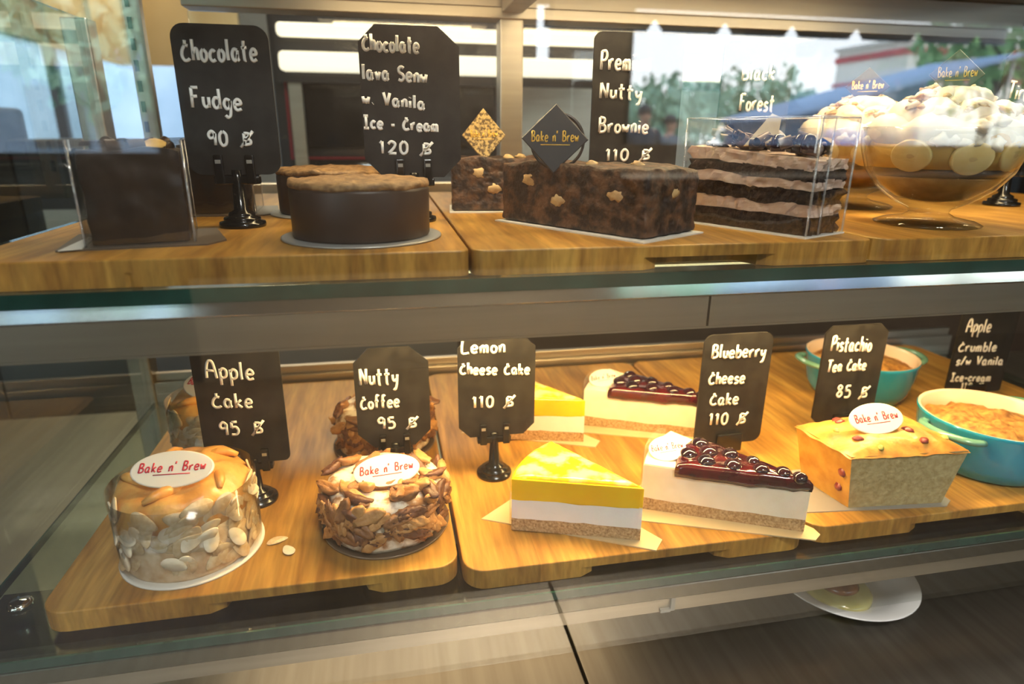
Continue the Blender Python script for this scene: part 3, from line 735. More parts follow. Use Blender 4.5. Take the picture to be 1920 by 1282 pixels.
# ---- pistachio loaf slice
t = thing('pistachio_loaf_slice', 'block of pistachio tea cake with golden crust and an oval badge', 'cake slice', (.495,.52,LZ))
def lp(x, y): return (x-.495, y-.52)
B = [lp(.445,.481), lp(.547,.472), lp(.549,.548), lp(.435,.543)]
T = [lp(.434,.477), lp(.560,.468), lp(.560,.556), lp(.424,.551)]
mb = MB(); nx_, nz_ = 16, 10
def quadpt(P, u, v):
    a = Vector(P[0]).lerp(Vector(P[1]), u); b = Vector(P[3]).lerp(Vector(P[2]), u); return a.lerp(b, v)
def side(i, j, z0, z1, sgn=1):
    def fn(u, v):
        b = Vector(B[i]).lerp(Vector(B[j]), u); tt = Vector(T[i]).lerp(Vector(T[j]), u); q = b.lerp(tt, v)
        k = .0009*noise.noise(Vector((q.x*120, q.y*120, v*6)))
        return (q.x + k, q.y + k, z0 + (z1-z0)*v)
    return fn
# crumb: front cut face, back face
mb = MB(); mb.grid(side(0,1,.0013,.062), 18, 10); mb.grid(side(2,3,.0013,.062), 18, 10)
obj('cut_crumb', mb, M['loaf'], t, label='green brown cut face')
mb = MB(); mb.grid(side(3,0,.0013,.062), 14, 10); mb.grid(side(1,2,.0013,.062), 14, 10)
mb.add([(p[0],p[1],.0013) for p in B], [(3,2,1,0)])
obj('side_crust', mb, M['loafcrust'], t)
mb = MB()
def topf(u, v):
    q = quadpt(T, u, v); e = min(u, 1-u, v, 1-v)
    z = .0605 + .0085*(1-math.exp(-e*14)) + .0065*math.sin(math.pi*min(1, max(0, u)))*math.sin(math.pi*v) + .0022*noise.noise(Vector((q.x*70, q.y*70, 1)))
    ov = .0022*(1 if e < .02 else 0)
    c = quadpt(T, .5, .5); d = (q - c).normalized()
    return (q.x + d.x*ov, q.y + d.y*ov, z)
mb.grid(topf, 36, 30)
obj('baked_top', mb, mat('golden_brown_loaf_top', (.36,.14,.02), (.62,.33,.06), scale=55, rough=.45, bump=.5, bscale=150, coat=.1), t)
rg = random.Random(8)
for k in range(11):
    u, v = rg.uniform(.08,.92), rg.uniform(.06,.85); p = topf(u, v); cr = k % 3
    obj('cranberry' if cr < 2 else 'pistachio_nut', MB().blob(p, (.0058 if cr < 2 else .0042, .0042 if cr < 2 else .003, .0026), .35, 2, seed=k, nu=12, nv=8, m=Matrix.Rotation(rg.uniform(0,3), 3, 'Z')), M['cranberry'] if cr < 2 else M['pistachio'], t)
for k in range(2):
    u, v = (.80,.86)[k], (.30,.62)[k]; q = Vector(B[3]).lerp(Vector(B[0]), u).lerp(Vector(T[3]).lerp(Vector(T[0]), u), v)
    obj('cranberry', MB().blob((q.x, q.y, .0013+.06*v), (.003,.0045,.0045), .35, 2, seed=k+40, nu=12, nv=8), M['cranberry'], t)
pp = topf(.40,.42)
plaque(t, (-.013, -.012, .0850), .0290,.0165, (-.1,-.72,.68), (1,-.05,.05), label='white oval badge with red lettering')
mb = MB(); mb.prism([lp(.393,.4825), lp(.548,.466), lp(.560,.474), lp(.562,.560), lp(.418,.560)], 0, .0012)
obj('cake_card', mb, M['cardgrey'], t, label='silver card under the loaf')

# ---- teal dishes of crumble
def dish(label, loc, rz):
    t = thing('crumble_dish', label, 'baking dish', loc, rz, 'teal dishes of apple crumble')
    b = MB(); b.lathe([(0,.0),(.056,.0),(.0615,.003),(.0675,.016),(.0715,.036),(.0738,.0565),(.0748,.0595),(.0738,.0608)], 72, cap1=False)
    obj('dish_body', b, M['teal'], t)
    b = MB(); b.lathe([(.0737,.0609),(.0715,.0606),(.0700,.0585),(.0680,.036),(.0630,.018),(.050,.0105),(0,.010)], 72, cap0=False)
    obj('dish_lining', b, M['inner'], t, label='cream glazed inside')
    for s in (-1, 1):
        h = MB(); pts = []
        for i in range(17):
            a = math.pi*i/16; pts.append((s*(.0705 + .0225*math.sin(a)), -.031*math.cos(a), .0525 + .0025*math.sin(a)))
        h.tube(pts, [.0050]*17, 12, flat=.72, upv=(0,0,1))
        obj('handle', h, M['mint'], t, label='paler green loop handle')
    c = MB()
    def wob(a, r, z): return r, z + (.0065*noise.noise(Vector((r*55*math.cos(a), r*55*math.sin(a), 2))) + .0035*noise.noise(Vector((r*190*math.cos(a), r*190*math.sin(a), 6))))*(1 if r > 1e-4 else .3)
    c.lathe([(.0690,.040),(.0685,.0435),(.063,.0445),(.055,.0465),(.045,.0500),(.036,.0525),(.027,.0535),(.018,.0530),(.009,.052),(0,.052)], 72, wob=wob)
    obj('crumble', c, M['crumble'], t)
    return t
d1 = dish('round teal dish of baked crumble at the right edge, nearest the glass', (.668,.541,LZ), R(14))
dup(d1, (.667,.752,LZ), R(0), 'second teal dish of crumble standing behind the Pistachio Tea Cake sign')

# ------------------------------------------------------------------ upper shelf cakes
def thick_box_shell(mb, pts, z0, z1, th):
    """open-topped clear box walls from a CCW outline"""
    n = len(pts)
    cx = sum(p[0] for p in pts)/n; cy = sum(p[1] for p in pts)/n
    inn = [(cx+(x-cx)*(1-th), cy+(y-cy)*(1-th)) for x, y in pts]
    vs = [(x,y,z0) for x,y in pts] + [(x,y,z1) for x,y in pts] + [(x,y,z1) for x,y in inn] + [(x,y,z0) for x,y in inn]
    return mb.add(vs, [(r*n+i, r*n+(i+1)%n, ((r+1)%4)*n+(i+1)%n, ((r+1)%4)*n+i) for r in range(4) for i in range(n)])
def rough_block(mb, x0, x1, y0, y1, z0, z1, amp=.0015, f=90, seed=0, n=14, top=0, rr=.002):
    """rounded block with a crumbly surface"""
    cx, cy, cz = (x0+x1)/2, (y0+y1)/2, (z0+z1)/2; hx, hy, hz = (x1-x0)/2, (y1-y0)/2, (z1-z0)/2
    for ax in range(3):
        for s in (-1, 1):
            def fn(u, v, ax=ax, s=s):
                a, b = 2*u-1, 2*v-1
                p = [0,0,0]; p[ax] = s; p[(ax+1)%3] = a*s; p[(ax+2)%3] = b
                d = Vector((p[0]*hx, p[1]*hy, p[2]*hz))
                q = Vector((max(-hx+rr, min(hx-rr, d.x)), max(-hy+rr, min(hy-rr, d.y)), max(-hz+rr, min(hz-rr, d.z))))
                e = d - q
                if e.length > 1e-9: d = q + e.normalized()*rr
                w_ = Vector((d.x+cx, d.y+cy, d.z+cz))
                nn = noise.noise(w_*f + Vector((seed,0,0)))*amp + noise.noise(w_*f*2.7 + Vector((seed,9,0)))*amp*.5
                nv = d.normalized()
                zz = 0 if d.z < -hz+.001 else nn
                return (w_.x + nv.x*nn*1.2, w_.y + nv.y*nn*1.2, w_.z + nv.z*zz + (top*noise.noise(w_*45) if d.z > hz*.9 else 0))
            mb.grid(fn, n, n)
    return mb
def ribbon(mb, c, r, h, turns, tilt, seed):
    """curled chocolate shaving"""
    rg = random.Random(seed); m = Euler(tilt).to_matrix(); n = 18
    def fn(u, v):
        a = turns*2*math.pi*u + seed; rr = r*(1-.35*u)
        return tuple(Vector(c) + m @ Vector((rr*math.cos(a), h*(v-.5) + .002*u, rr*math.sin(a))))
    return mb.grid(fn, n, 3)

# boxed fudge cake
FA = R(13.5)
def fudge_cake(label, loc, rz, h=.066, ww=.0352, dd=.036, boxed=True):
    t = thing('fudge_cake', label, 'cake', loc, rz, 'boxed fudge cakes')
    obj('fudge_block', rough_block(MB(), -ww+.004, ww-.003, -dd+.004, dd-.004, .0016, h, amp=.0016, f=70, seed=4, n=18, top=.004), M['fudge'], t)
    b = MB(); rg = random.Random(2)
    for k in range(9): ribbon(b, (rg.uniform(-.022,.022), rg.uniform(-.022,.022), h+.0025), .006, .012, .8, (rg.uniform(-.5,.5), rg.uniform(-.5,.5), rg.uniform(0,3)), k)
    obj('chocolate_curl', b, M['darkchoc'], t)
    obj('gold_leaf', MB().grid(lambda u, v: (-.012+.036*u, -.018+.022*v, h+.0045+.004*math.sin(u*6)*math.cos(v*5)), 10, 8), M['goldsheet'], t, label='gold dusted flake on top')
    sh_ = MB(); thick_box_shell(sh_, rrect(-ww,ww,-dd,dd,.004), .0014, h+.0075, .012)
    pb = obj('plastic_box', sh_, M['plastic'], t, label='clear plastic box')
    fe = MB()
    for a, b in ((-ww,-dd),(ww,-dd),(ww,dd),(-ww,dd)): fe.tube([(a*.985,b*.985,.0016),(a*.985,b*.985,h+.0075)],.0009,8)
    obj('folded_edge', fe, M['fold'], pb)
    return t
fc = fudge_cake('dark fudge cake in a clear box at the far left of the upper shelf', (-.182,.533,UZ), FA)
mb = MB(); mb.prism([(-.052,-.040),(.043,-.047),(.056,-.030),(.050,.038),(-.050,.040)], 0, .0013); obj('cake_card', mb, M['carddark'], fc, label='dark square card')
mb = MB(); mb.prism([(-.0495,-.0445),(-.036,-.0415),(-.036,.012),(-.040,.018)], .00135, .0018); obj('paper_slip', mb, M['cardwhite'], fc, label='pale paper corner')
f2 = dup(fc, (-.165,.715,UZ), R(4), 'second boxed fudge cake behind the Chocolate Fudge sign')

# round lava cake
def lava(label, loc, rz):
    t = thing('chocolate_lava_cake', label, 'cake', loc, rz, 'round chocolate lava cakes')
    b = MB(); b.lathe([(.0525,.0020),(.0536,.004),(.0540,.0375),(.0534,.0400)], 72); obj('glazed_side', b, M['ganache'], t)
    def wob(a, r, z): return r*(1+.012*noise.noise(Vector((math.cos(a)*4, math.sin(a)*4, z*50)))), z + .0022*noise.noise(Vector((r*80*math.cos(a), r*80*math.sin(a), 2)))*(r > .001) + .0012*noise.noise(Vector((r*200*math.cos(a), r*200*math.sin(a), 5)))
    b = MB(); b.lathe([(.0533,.0392),(.0545,.0415),(.0538,.0438),(.0505,.0450),(.045,.0452),(.038,.0455),(.03,.0462),(.02,.0466),(.01,.0468),(0,.047)], 72, wob=wob)
    obj('baked_top', b, M['cocoatop'], t)
    b = MB(); b.lathe([(.0615,.0),(.0628,.0004),(.0628,.0014),(.0615,.0018),(0,.0018)], 64); obj('cake_card', b, M['cardgrey'], t, label='silver round card')
    return t
lc = lava('round chocolate lava cake on a silver card in front of its sign', (-.019,.5255,UZ), 0)
dup(lc, (-.052,.690,UZ+.0), R(80), 'second round chocolate lava cake, only its top seen behind the first')

# brownies
def brownie(label, loc, rz, L_=.164, W_=.074):
    t = thing('brownie_block', label, 'cake', loc, rz, 'nutty brownies')
    obj('brownie_body', rough_block(MB(), -L_/2, L_/2, -W_/2, W_/2, .0014, .0545, amp=.0014, f=110, seed=7, n=34, top=.0035, rr=.003), M['brownie'], t)
    rg = random.Random(21)
    for k in range(11):
        s = rg.choice((-1,1)); q = (0,0,2,1,0)[k % 5]
        if q == 0: p = (rg.uniform(-L_/2+.02, L_/2-.02), s*(W_/2-.0008), rg.uniform(.012,.042)); rd = (.0085,.0020,.0050)
        elif q == 1: p = (s*(L_/2-.0008), rg.uniform(-W_/2+.01, W_/2-.01), rg.uniform(.010,.046)); rd = (.002,.005,.004)
        else: p = (rg.uniform(-L_/2+.01, L_/2-.01), rg.uniform(-W_/2+.01, W_/2-.01), .0555); rd = (.006,.004,.003)
        obj('walnut_piece', MB().blob(p, rd, .5, 2.2, seed=k, nu=12, nv=8), M['walnut'], t)
    mb = MB(); mb.prism([(-L_/2-.003,-W_/2-.006),(L_/2+.006,-W_/2-.008),(L_/2+.006,W_/2+.004),(-L_/2-.003,W_/2+.004)], 0, .0012); obj('cake_card', mb, M['cardwhite'], t)
    return t
BA = R(-58)     # long side runs from the front corner back to the left
b1 = brownie('dark nutty brownie block with chocolate badges, in front of its sign', (.1836,.553,UZ), BA)
im = Matrix.Rotation(-BA, 3, 'Z')
def tol(p, loc, rz):    # world point -> local of a thing turned by rz
    v = Vector(p) - Vector(loc); return Matrix.Rotation(-rz, 3, 'Z') @ v
# badges standing in the top of the brownie: dark ring disc, dark diamond, gold speckled diamond
L0 = (.1836,.553,UZ)
def dirl(d): return im @ Vector(d)
rg_ = MB(); C = tol((.148,.552,UZ+.0735), L0, BA); mm = look(dirl((-.25,-.95,.18)), dirl((1,-.25,0)))
ring = [C + mm @ Vector((.0225*math.cos(2*math.pi*i/48), .0225*math.sin(2*math.pi*i/48), 0)) for i in range(48)]
n = 48; vs = []
for rr, z in ((.0235,-.003),(.0235,.003),(.0212,.003),(.0212,-.003)):
    vs += [C + mm @ Vector((rr*math.cos(2*math.pi*i/n), rr*math.sin(2*math.pi*i/n), z)) for i in range(n)]
rg_.add(vs, [(r*n+i, r*n+(i+1)%n, ((r+1)%4)*n+(i+1)%n, ((r+1)%4)*n+i) for r in range(4) for i in range(n)], True)
obj('chocolate_ring', rg_, M['darkchoc'], b1)
plaque(b1, tol((.1445,.5475,UZ+.0755), L0, BA), .0285,.0285, dirl((-.25,-.95,.15)), dirl((1,-.26,-.02)), th=.0024, logo=M['gold'], base=M['slatechoc'], shape='diamond', h=.0085, label='grey black diamond badge with gold lettering', tw=.70)
b2 = brownie('second brownie block further back, mostly hidden behind the first', (.122,.700,UZ), R(-6), L_=.10, W_=.06)
plaque(b2, (-.016,-.020,.0775), .0225,.0270, (.05,-.97,.2), (1,.05,0), th=.0024, logo=M['gold'], base=M['golddust'], shape='diamond', h=.007, label='gold speckled diamond badge', tw=.62)

# black forest slab in its clear box
KA = R(-65)     # long axis: local -X runs back to the left
KL, KW = .124, .050
ux, uy = math.cos(KA), math.sin(KA)
kc = (.336 - ux*KL/2 - uy*KW/2*1.0, .463 - uy*KL/2 + ux*KW/2*1.0)
k = thing('black_forest_slice', 'layered chocolate and cream cake block in a clear box before the Black Forest sign', 'cake slice', (kc[0], kc[1], UZ), KA)
def lay(name, z0, z1, m_, a0, a1, seed, f=55, sw=0, xr=1.0):
    mb = MB(); hx, hy = KL/2, KW/2
    out = []
    for (ax, ay), (bx, by) in (((-hx,-hy),(hx,-hy)),((hx,-hy),(hx,hy)),((hx,hy),(-hx,hy)),((-hx,hy),(-hx,-hy))):
        m2 = max(8, int(math.dist((ax,ay),(bx,by))/.0025))
        for i in range(m2): out.append((ax+(bx-ax)*i/m2, ay+(by-ay)*i/m2))
    n = len(out)
    def bz(x, y, z, a, s): return z + a*noise.noise(Vector((x*f, y*f, s*1.7+.3))) + a*.5*noise.noise(Vector((x*f*3, y*f*3, s*2.1))) + sw*(z/.06)*(-x/KL)
    lv = []
    for q in range(5):
        tq = q/4
        for x, y in out:
            z = bz(x,y,z0,a0,seed)*(1-tq) + bz(x,y,z1,a1,seed+1)*tq
            b_ = .0024*noise.noise(Vector((x*160,y*160,z*160+seed)))
            d = 1 + b_/.03 + xr-1
            lv.append((x*d, y*d, z))
    mb.add(lv, [tuple(reversed(range(n))), tuple(range(4*n,5*n))] + [(r*n+i, r*n+(i+1)%n, (r+1)*n+(i+1)%n, (r+1)*n+i) for r in range(4) for i in range(n)])
    return obj(name, mb, m_, k)
lay('sponge_layer', .0013,.0170, M['choccake'], 0,.0016, 1, sw=.002)
lay('cream_layer', .0170,.0262, M['pinkcream'], .0016,.0028, 2, sw=.003, xr=.995)
lay('sponge_layer', .0262,.0385, M['choccake'], .0028,.0022, 3, sw=.004)
lay('cream_layer', .0385,.0470, M['pinkcream'], .0022,.0026, 5, sw=.005, xr=.995)
lay('sponge_layer', .0470,.0560, M['choccake'], .0026,.002, 6, sw=.006)
lay('cream_layer', .0560,.0660, M['pinkcream'], .002,.0014, 8, sw=.008, xr=1.0)
rg = random.Random(14)
for q in range(64):
    x, y = rg.uniform(-KL/2+.006, KL/2-.006), rg.uniform(-KW/2+.005, KW/2-.005)
    mb = MB(); z = .067 + .008*(-x/KL) + rg.uniform(.001,.017)*(1-abs(y)/KW)
    if q % 3: ribbon(mb, (x,y,z), rg.uniform(.003,.0065), rg.uniform(.008,.016), rg.uniform(.5,1.1), (rg.uniform(-.6,.6), rg.uniform(-.6,.6), rg.uniform(0,3)), q)
    else: mb.tube([(x-.007*math.cos(q), y-.007*math.sin(q), z), (x, y, z+.0015), (x+.007*math.cos(q), y+.007*math.sin(q), z)], .0022, 8, flat=.5)
    obj('chocolate_shaving', mb, M['shaving'] if q % 4 else M['darkchoc'], k)
for (x, y) in ((.018,-.010),(.034,-.004),(.046,-.012)):
    mb = MB(); mb.lathe([(.0062,0),(.0066,.004),(.0062,.010),(.0045,.0135),(0,.0148)], 20, (x,y,.0665)); obj('chocolate_cherry', mb, M['blueberry'], k)
gp = MB(); c = Vector((-.004,-.004,.082)); m3 = look((.75,-.6,.35), (.7,.75,.1))
gp.add([c + m3 @ Vector(p) for p in ((-.016,-.011,.001),(.012,-.012,.001),(.018,.012,.001),(.010,.016,.001),(-.016,-.011,-.001),(.012,-.012,-.001),(.018,.012,-.001),(.010,.016,-.001))],
       [(0,1,2,3),(7,6,5,4),(0,4,5,1),(1,5,6,2),(2,6,7,3),(3,7,4,0)])
obj('gold_plaque', gp, M['goldsheet'], k, label='gold chocolate piece')
shl = MB(); thick_box_shell(shl, rrect(-KL/2-.004, KL/2+.003, -KW/2-.004, KW/2+.004, .005), .0014, .094, .012)
pb = obj('plastic_box', shl, M['plastic'], k, label='clear plastic box')
fe = MB()
for q in ((-KL/2-.0035,-KW/2-.0035),(KL/2+.0025,-KW/2-.0035),(KL/2+.0025,KW/2+.0035),(KL/2+.0025,-.010)): fe.tube([(q[0],q[1],.0016),(q[0],q[1],.094)],.0010,8)
fe.tube([(-KL/2-.0035,-KW/2-.0035,.094),(KL/2+.0025,-KW/2-.0035,.094),(KL/2+.0025,KW/2+.0035,.094),(-KL/2-.0035,KW/2+.0035,.094),(-KL/2-.0035,-KW/2-.0035,.094)],.0007,6)
obj('folded_edge', fe, M['fold'], pb)
mb = MB(); mb.prism([(-KL/2-.006,-KW/2-.007),(KL/2+.004,-KW/2-.007),(KL/2+.004,KW/2+.005),(-KL/2-.006,KW/2+.005)], 0, .0012); obj('cake_card', mb, M['cardwhite'], k)

# footed dessert glasses
def dessert(label, loc, rz, badge=True):
    t = thing('dessert_glass', label, 'dessert', loc, rz, 'tiramisu glasses')
    g = MB(); g.lathe([(0,.0),(.040,.0),(.0445,.0012),(.0450,.0028),(.038,.0055),(.022,.0085),(.0165,.012),(.018,.0155),(.032,.022),(.048,.034),(.0595,.050),(.0655,.068),(.0678,.084),(.0683,.0875),(.0670,.0880),(.0650,.084),(.0628,.068),(.0570,.051),(.0455,.0362),(.030,.0252),(.012,.0215),(0,.021)], 64)
    obj('glass_bowl', g, M['bowlglass'], t, label='clear footed glass')
    b = MB(); b.lathe([(0,.0222),(.013,.0226),(.0300,.0262),(.0440,.0362),(.0498,.0440),(.0495,.0452),(0,.0455)], 56); obj('biscuit_layer', b, M['biscuit'], t)
    b = MB(); b.lathe([(0,.0455),(.0497,.0454),(.0535,.0500),(.0530,.0525),(0,.0530)], 56); obj('coffee_layer', b, M['coffee'], t)
    def wob(a, r, z): return r, z + .006*math.sin(3*a+1)*(z > .07)*(r > .04)
    b = MB(); b.lathe([(0,.0530),(.0535,.0526),(.0595,.060),(.0635,.074),(.0600,.079),(0,.080)], 56, wob=wob); obj('custard', b, M['custard'], t)
    for a, rz_, z in ((-1.95,.3,.0625),(-1.30,0,.0655),(-2.7,.2,.0640),(-.55,.1,.064),(.6,0,.064),(1.9,0,.064)):
        s = MB(); nrm = (math.cos(a), math.sin(a), -.28); m = look(nrm, (-math.sin(a), math.cos(a), 0))
        r0 = .0592; c = Vector((r0*math.cos(a), r0*math.sin(a), z)); n = 28
        rings = [(.92,.0026),(1,.0016),(1,-.0030)]
        vs = [c + m @ Vector((.0165*k2*math.cos(2*math.pi*i/n), .0140*k2*math.sin(2*math.pi*i/n), zz)) for k2, zz in rings for i in range(n)]
        s.add(vs, [tuple(range(n)), tuple(reversed(range(2*n,3*n)))] + [(q*n+(i+1)%n, q*n+i, (q+1)*n+i, (q+1)*n+(i+1)%n) for q in range(2) for i in range(n)], True)
        o = obj('banana_slice', s, M['banana'], t)
        cc = MB(); cc.add([c + m @ Vector((.0030*math.cos(2*math.pi*i/14)*(1+.35*(i%5==0)), .0020*math.sin(2*math.pi*i/14), .0028)) for i in range(14)], [tuple(range(14))]); obj('banana_core', cc, M['bananacore'], o)
    # whipped cream: piped coils rising to a point
    wv = MB()
    for (r0, z0, tr, turns, ph) in ((.050,.082,.0135,1.0,0.2),(.036,.096,.0125,1.0,1.0),(.020,.107,.0115,1.0,2.0)):
        pts = []; rad = []
        for i in range(49):
            a = ph + 2*math.pi*turns*i/48; kf = 1 + .10*math.sin(9*a)
            pts.append((r0*math.cos(a)*(1+.05*math.sin(5*a)), r0*math.sin(a)*(1+.05*math.sin(5*a)), z0 + .0035*math.sin(7*a+ph))); rad.append(tr*kf)
        wv.tube(pts, rad, 14)
    wv.blob((0,0,.108), (.026,.026,.016), .35, 2.2, 3, 28, 18)
    wv.blob((0,0,.088), (.046,.046,.018), .2, 2, 6, 28, 16)
    rg = random.Random(5)
    for q in range(30):
        a = rg.uniform(0, 6.283); rr = rg.uniform(.01,.060); z = .123 - .55*rr + rg.uniform(-.004,.004)
        wv.blob((rr*math.cos(a), rr*math.sin(a), z), (rg.uniform(.006,.011), rg.uniform(.006,.011), rg.uniform(.004,.007)), .45, 2.4, q, 16, 10)
    for q in range(10):
        a = rg.uniform(0, 6.283); wv.blob((.056*math.cos(a), .056*math.sin(a), rg.uniform(.072,.080)), (.010,.010,.008), .4, 2.2, q+50, 14, 10)
    obj('whipped_cream', wv, M['whip'], t)
    dz = MB()
    for q in range(46):
        a = rg.uniform(0, 6.283); rr = .056*math.sqrt(rg.random()); z = .130 - .55*rr + rg.uniform(-.003,.002)
        dz.blob((rr*math.cos(a), rr*math.sin(a), z), (rg.uniform(.003,.0075), rg.uniform(.003,.0075), .0022), .5, 2.5, q+80, 10, 6, m=Euler((rg.uniform(-.4,.4), rg.uniform(-.4,.4), 0)).to_matrix())
    obj('cocoa_crumb_topping', dz, M['cocoa'], t)
    if badge: plaque(t, (-.006,-.006,.1315), .0225,.0210, (-.35,-.92,.2), (1,-.38,0), th=.002, logo=M['gold'], base=M['darkchoc'], shape='diamond', h=.0085, label='dark diamond badge with gold lettering', tw=.7)
    return t
ds = dessert('footed dessert glass of bananas and piled cream nearest the glass', (.504,.520,UZ), 0)
dup(ds, (.540,.672,UZ), R(-8), 'second dessert glass behind the first, its left side showing')
dup(ds, (.752,.800,UZ), R(15), 'third dessert glass at the right edge, behind the Tiramisu sign')

# plate with a small pudding on the steel counter
pl_ = thing('white_plate', 'white oval rimmed plate on the steel counter under the lower shelf', 'plate', (.521,.556,.7304))
b = MB(); b.lathe([(0,.001),(.040,.0),(.046,.0008),(.062,.006),(.083,.0145),(.0852,.0158),(.0842,.0172),(.062,.0095),(.048,.0045),(0,.0042)], 72); obj('plate_body', b, M['white'], pl_)
pd = thing('pudding_dish', 'pale green glassy pudding with a brown top, on the white plate', 'dessert', (.500,.534,.7352))
M['jelly'] = mat('olive_custard', (.42,.38,.13), (.50,.46,.2), scale=40, rough=.12, sss=.2, coat=.4)
M['caramel'] = mat('caramel', (.10,.035,.012), (.22,.08,.02), scale=60, rough=.15)
b = MB(); b.lathe([(.036,0),(.0385,.003),(.038,.008),(.034,.0115),(0,.0125)], 48); obj('custard', b, M['jelly'], pd)
b = MB(); b.lathe([(.021,.0121),(.023,.0150),(.020,.0195),(.012,.0220),(0,.0225)], 40); obj('caramel_top', b, M['caramel'], pd)

# ------------------------------------------------------------------ the room
M['wallg'] = mat('blue_grey_wall', (.15,.17,.19), (.17,.19,.21), scale=8, rough=.7)
M['wallb'] = mat('beige_plaster', (.40,.33,.24), (.46,.38,.28), scale=5, rough=.8)
M['wallm'] = mat('dark_brown_wall', (.060,.048,.040), (.075,.06,.05), scale=7, rough=.8)
M['floor'] = mat('brown_floor', (.10,.075,.05), (.14,.105,.075), scale=3, rough=.5)
M['ceil'] = mat('dark_ceiling', (.10,.09,.08), rough=.9)
M['frame'] = mat('dark_frame', (.03,.03,.032), rough=.4)
struct('floor', MB().box(-4.6,4.6,-2.6,4.0,-.10,0), M['floor'])
struct('ceiling', MB().box(-4.6,4.6,-2.6,4.0,2.60,2.70), M['ceil'])
struct('wall_left', MB().box(-4.6,-4.5,-2.6,4.0,0,2.6), M['wallm'])
struct('wall_right', MB().box(4.5,4.6,-2.6,4.0,0,2.6), M['wallm'])
wb = MB(); wb.box(-4.5,-2.6,3.9,4.0,0,2.6); wb.box(-.72,4.5,3.9,4.0,0,2.6); wb.box(-2.6,-.72,3.9,4.0,0,.9); wb.box(-2.6,-.72,3.9,4.0,1.9,2.6)
struct('wall_back', wb, M['wallg'])
# street front: openings left and right, a slit between
wf = MB(); y0, y1 = -2.6, -2.5
for a, b, c, d in ((-4.5,-4.2,0,2.6),(-4.2,-.98,0,1.15),(-4.2,-.98,2.25,2.6),(-.98,.775,.55,2.6),(.775,.86,.55,1.60),(.775,.86,1.86,2.6),(.86,1.25,.55,2.6),(1.25,4.35,.55,1.20),(1.25,4.35,1.86,2.6),(4.35,4.5,.55,2.6)): wf.box(a,b,y0,y1,c,d)
struct('wall_front', wf, M['wallm'])
struct('trim_1', MB().box(-.98,4.5,y0,y1,0,.55), M['wallb'])
struct('trim_2', MB().box(1.25,4.35,-2.499,-2.36,1.03,1.05), mat('pale_sill', (.75,.75,.74), rough=.25))
wfr = MB()
for x in (-4.2,-2.62,-1.03): wfr.box(x,x+.05,-2.57,-2.53,1.15,2.25)
struct('window_1', wfr, M['frame'])
wfr = MB()
for x in (1.25,4.31): wfr.box(x,x+.04,-2.57,-2.53,1.20,1.86)
struct('window_2', wfr, M['frame'])
wfr = MB()
for x in (-2.6,-1.68,-.77): wfr.box(x,x+.05,3.93,3.97,.9,1.9)
struct('window_3', wfr, M['frame'])

# ------------------------------------------------------------------ kitchen behind the case
M['oven'] = mat('oven_black', (.020,.019,.020), rough=.35)
M['ovglass'] = mat('oven_window', (.008,.009,.010), rough=.06, spec=.7)
M['redtrim'] = mat('red_trim', (.30,.01,.02), rough=.35)
M['greyp'] = mat('grey_panel', (.17,.18,.19), rough=.5)
M['darkwood'] = mat('dark_brown_laminate', (.055,.034,.022), (.085,.055,.035), scale=5, rough=.4)
bc = thing('back_counter', 'long kitchen counter with dark front behind the display case', 'counter', (0,0,0))
obj('counter_top', MB().box(-.9,2.4,1.55,2.25,.86,.90), M['steel'], bc, bevel=.002)
obj('counter_front', MB().box(.17,2.4,1.58,2.24,.0,.859), M['darkwood'], bc)
obj('counter_front', MB().box(-.9,.168,1.58,2.24,.0,.859), M['greyp'], bc)
ov = thing('deck_oven', 'black kitchen oven with thin red door trim behind the upper shelf', 'oven', (.04,1.70,.90))
obj('oven_body', MB().box(-.29,.27,.02,.50,0,.635), M['oven'], ov, bevel=.004)
obj('door_glass', MB().box(-.245,.245,.004,.0195,.315,.585), M['ovglass'], ov)
for a in ((-.262,-.255,-.001,.0195,.285,.620),(.255,.262,-.001,.0195,.285,.620),(-.2545,.2545,-.001,.0195,.2855,.2905)): obj('door_trim', MB().box(*a), M['redtrim'], ov)
obj('lower_door', MB().box(-.245,.245,.004,.0195,.04,.26), M['greyp'], ov)
hb = MB(); hb.tube([(-.2,-.03,.272),(.2,-.03,.272)],.007,10)
for s in (-.18,.18): hb.tube([(s,-.03,.272),(s,.012,.272)],.005,8)
obj('door_handle', hb, M['polish'], ov)
sf = thing('tube_reflection', 'two added warm glowing bars above the oven, standing for mirrored ceiling tubes', 'lamp', (.19,1.62,1.30))
M['tube'] = emis('mirrored_tube_glow', (1,.88,.66), 1.6)  # glowing bars stand in for ceiling tubes mirrored in the sliding glass
obj('reflection_backing', MB().box(-.42,.72,.045,.058,.06,.22), M['oven'], sf)
obj('reflection_bar', MB().box(-.41,.71,.010,.0445,.155,.183), M['tube'], sf, bevel=.008)
obj('reflection_bar', MB().box(-.41,.71,.005,.0445,.082,.124), M['tube'], sf, bevel=.010)
obj('bar_bracket', MB().box(-.40,-.37,.0585,.079,-.40,.24), M['satin'], sf); obj('bar_bracket', MB().box(.66,.69,.0585,.62,-.40,-.36), M['satin'], sf)
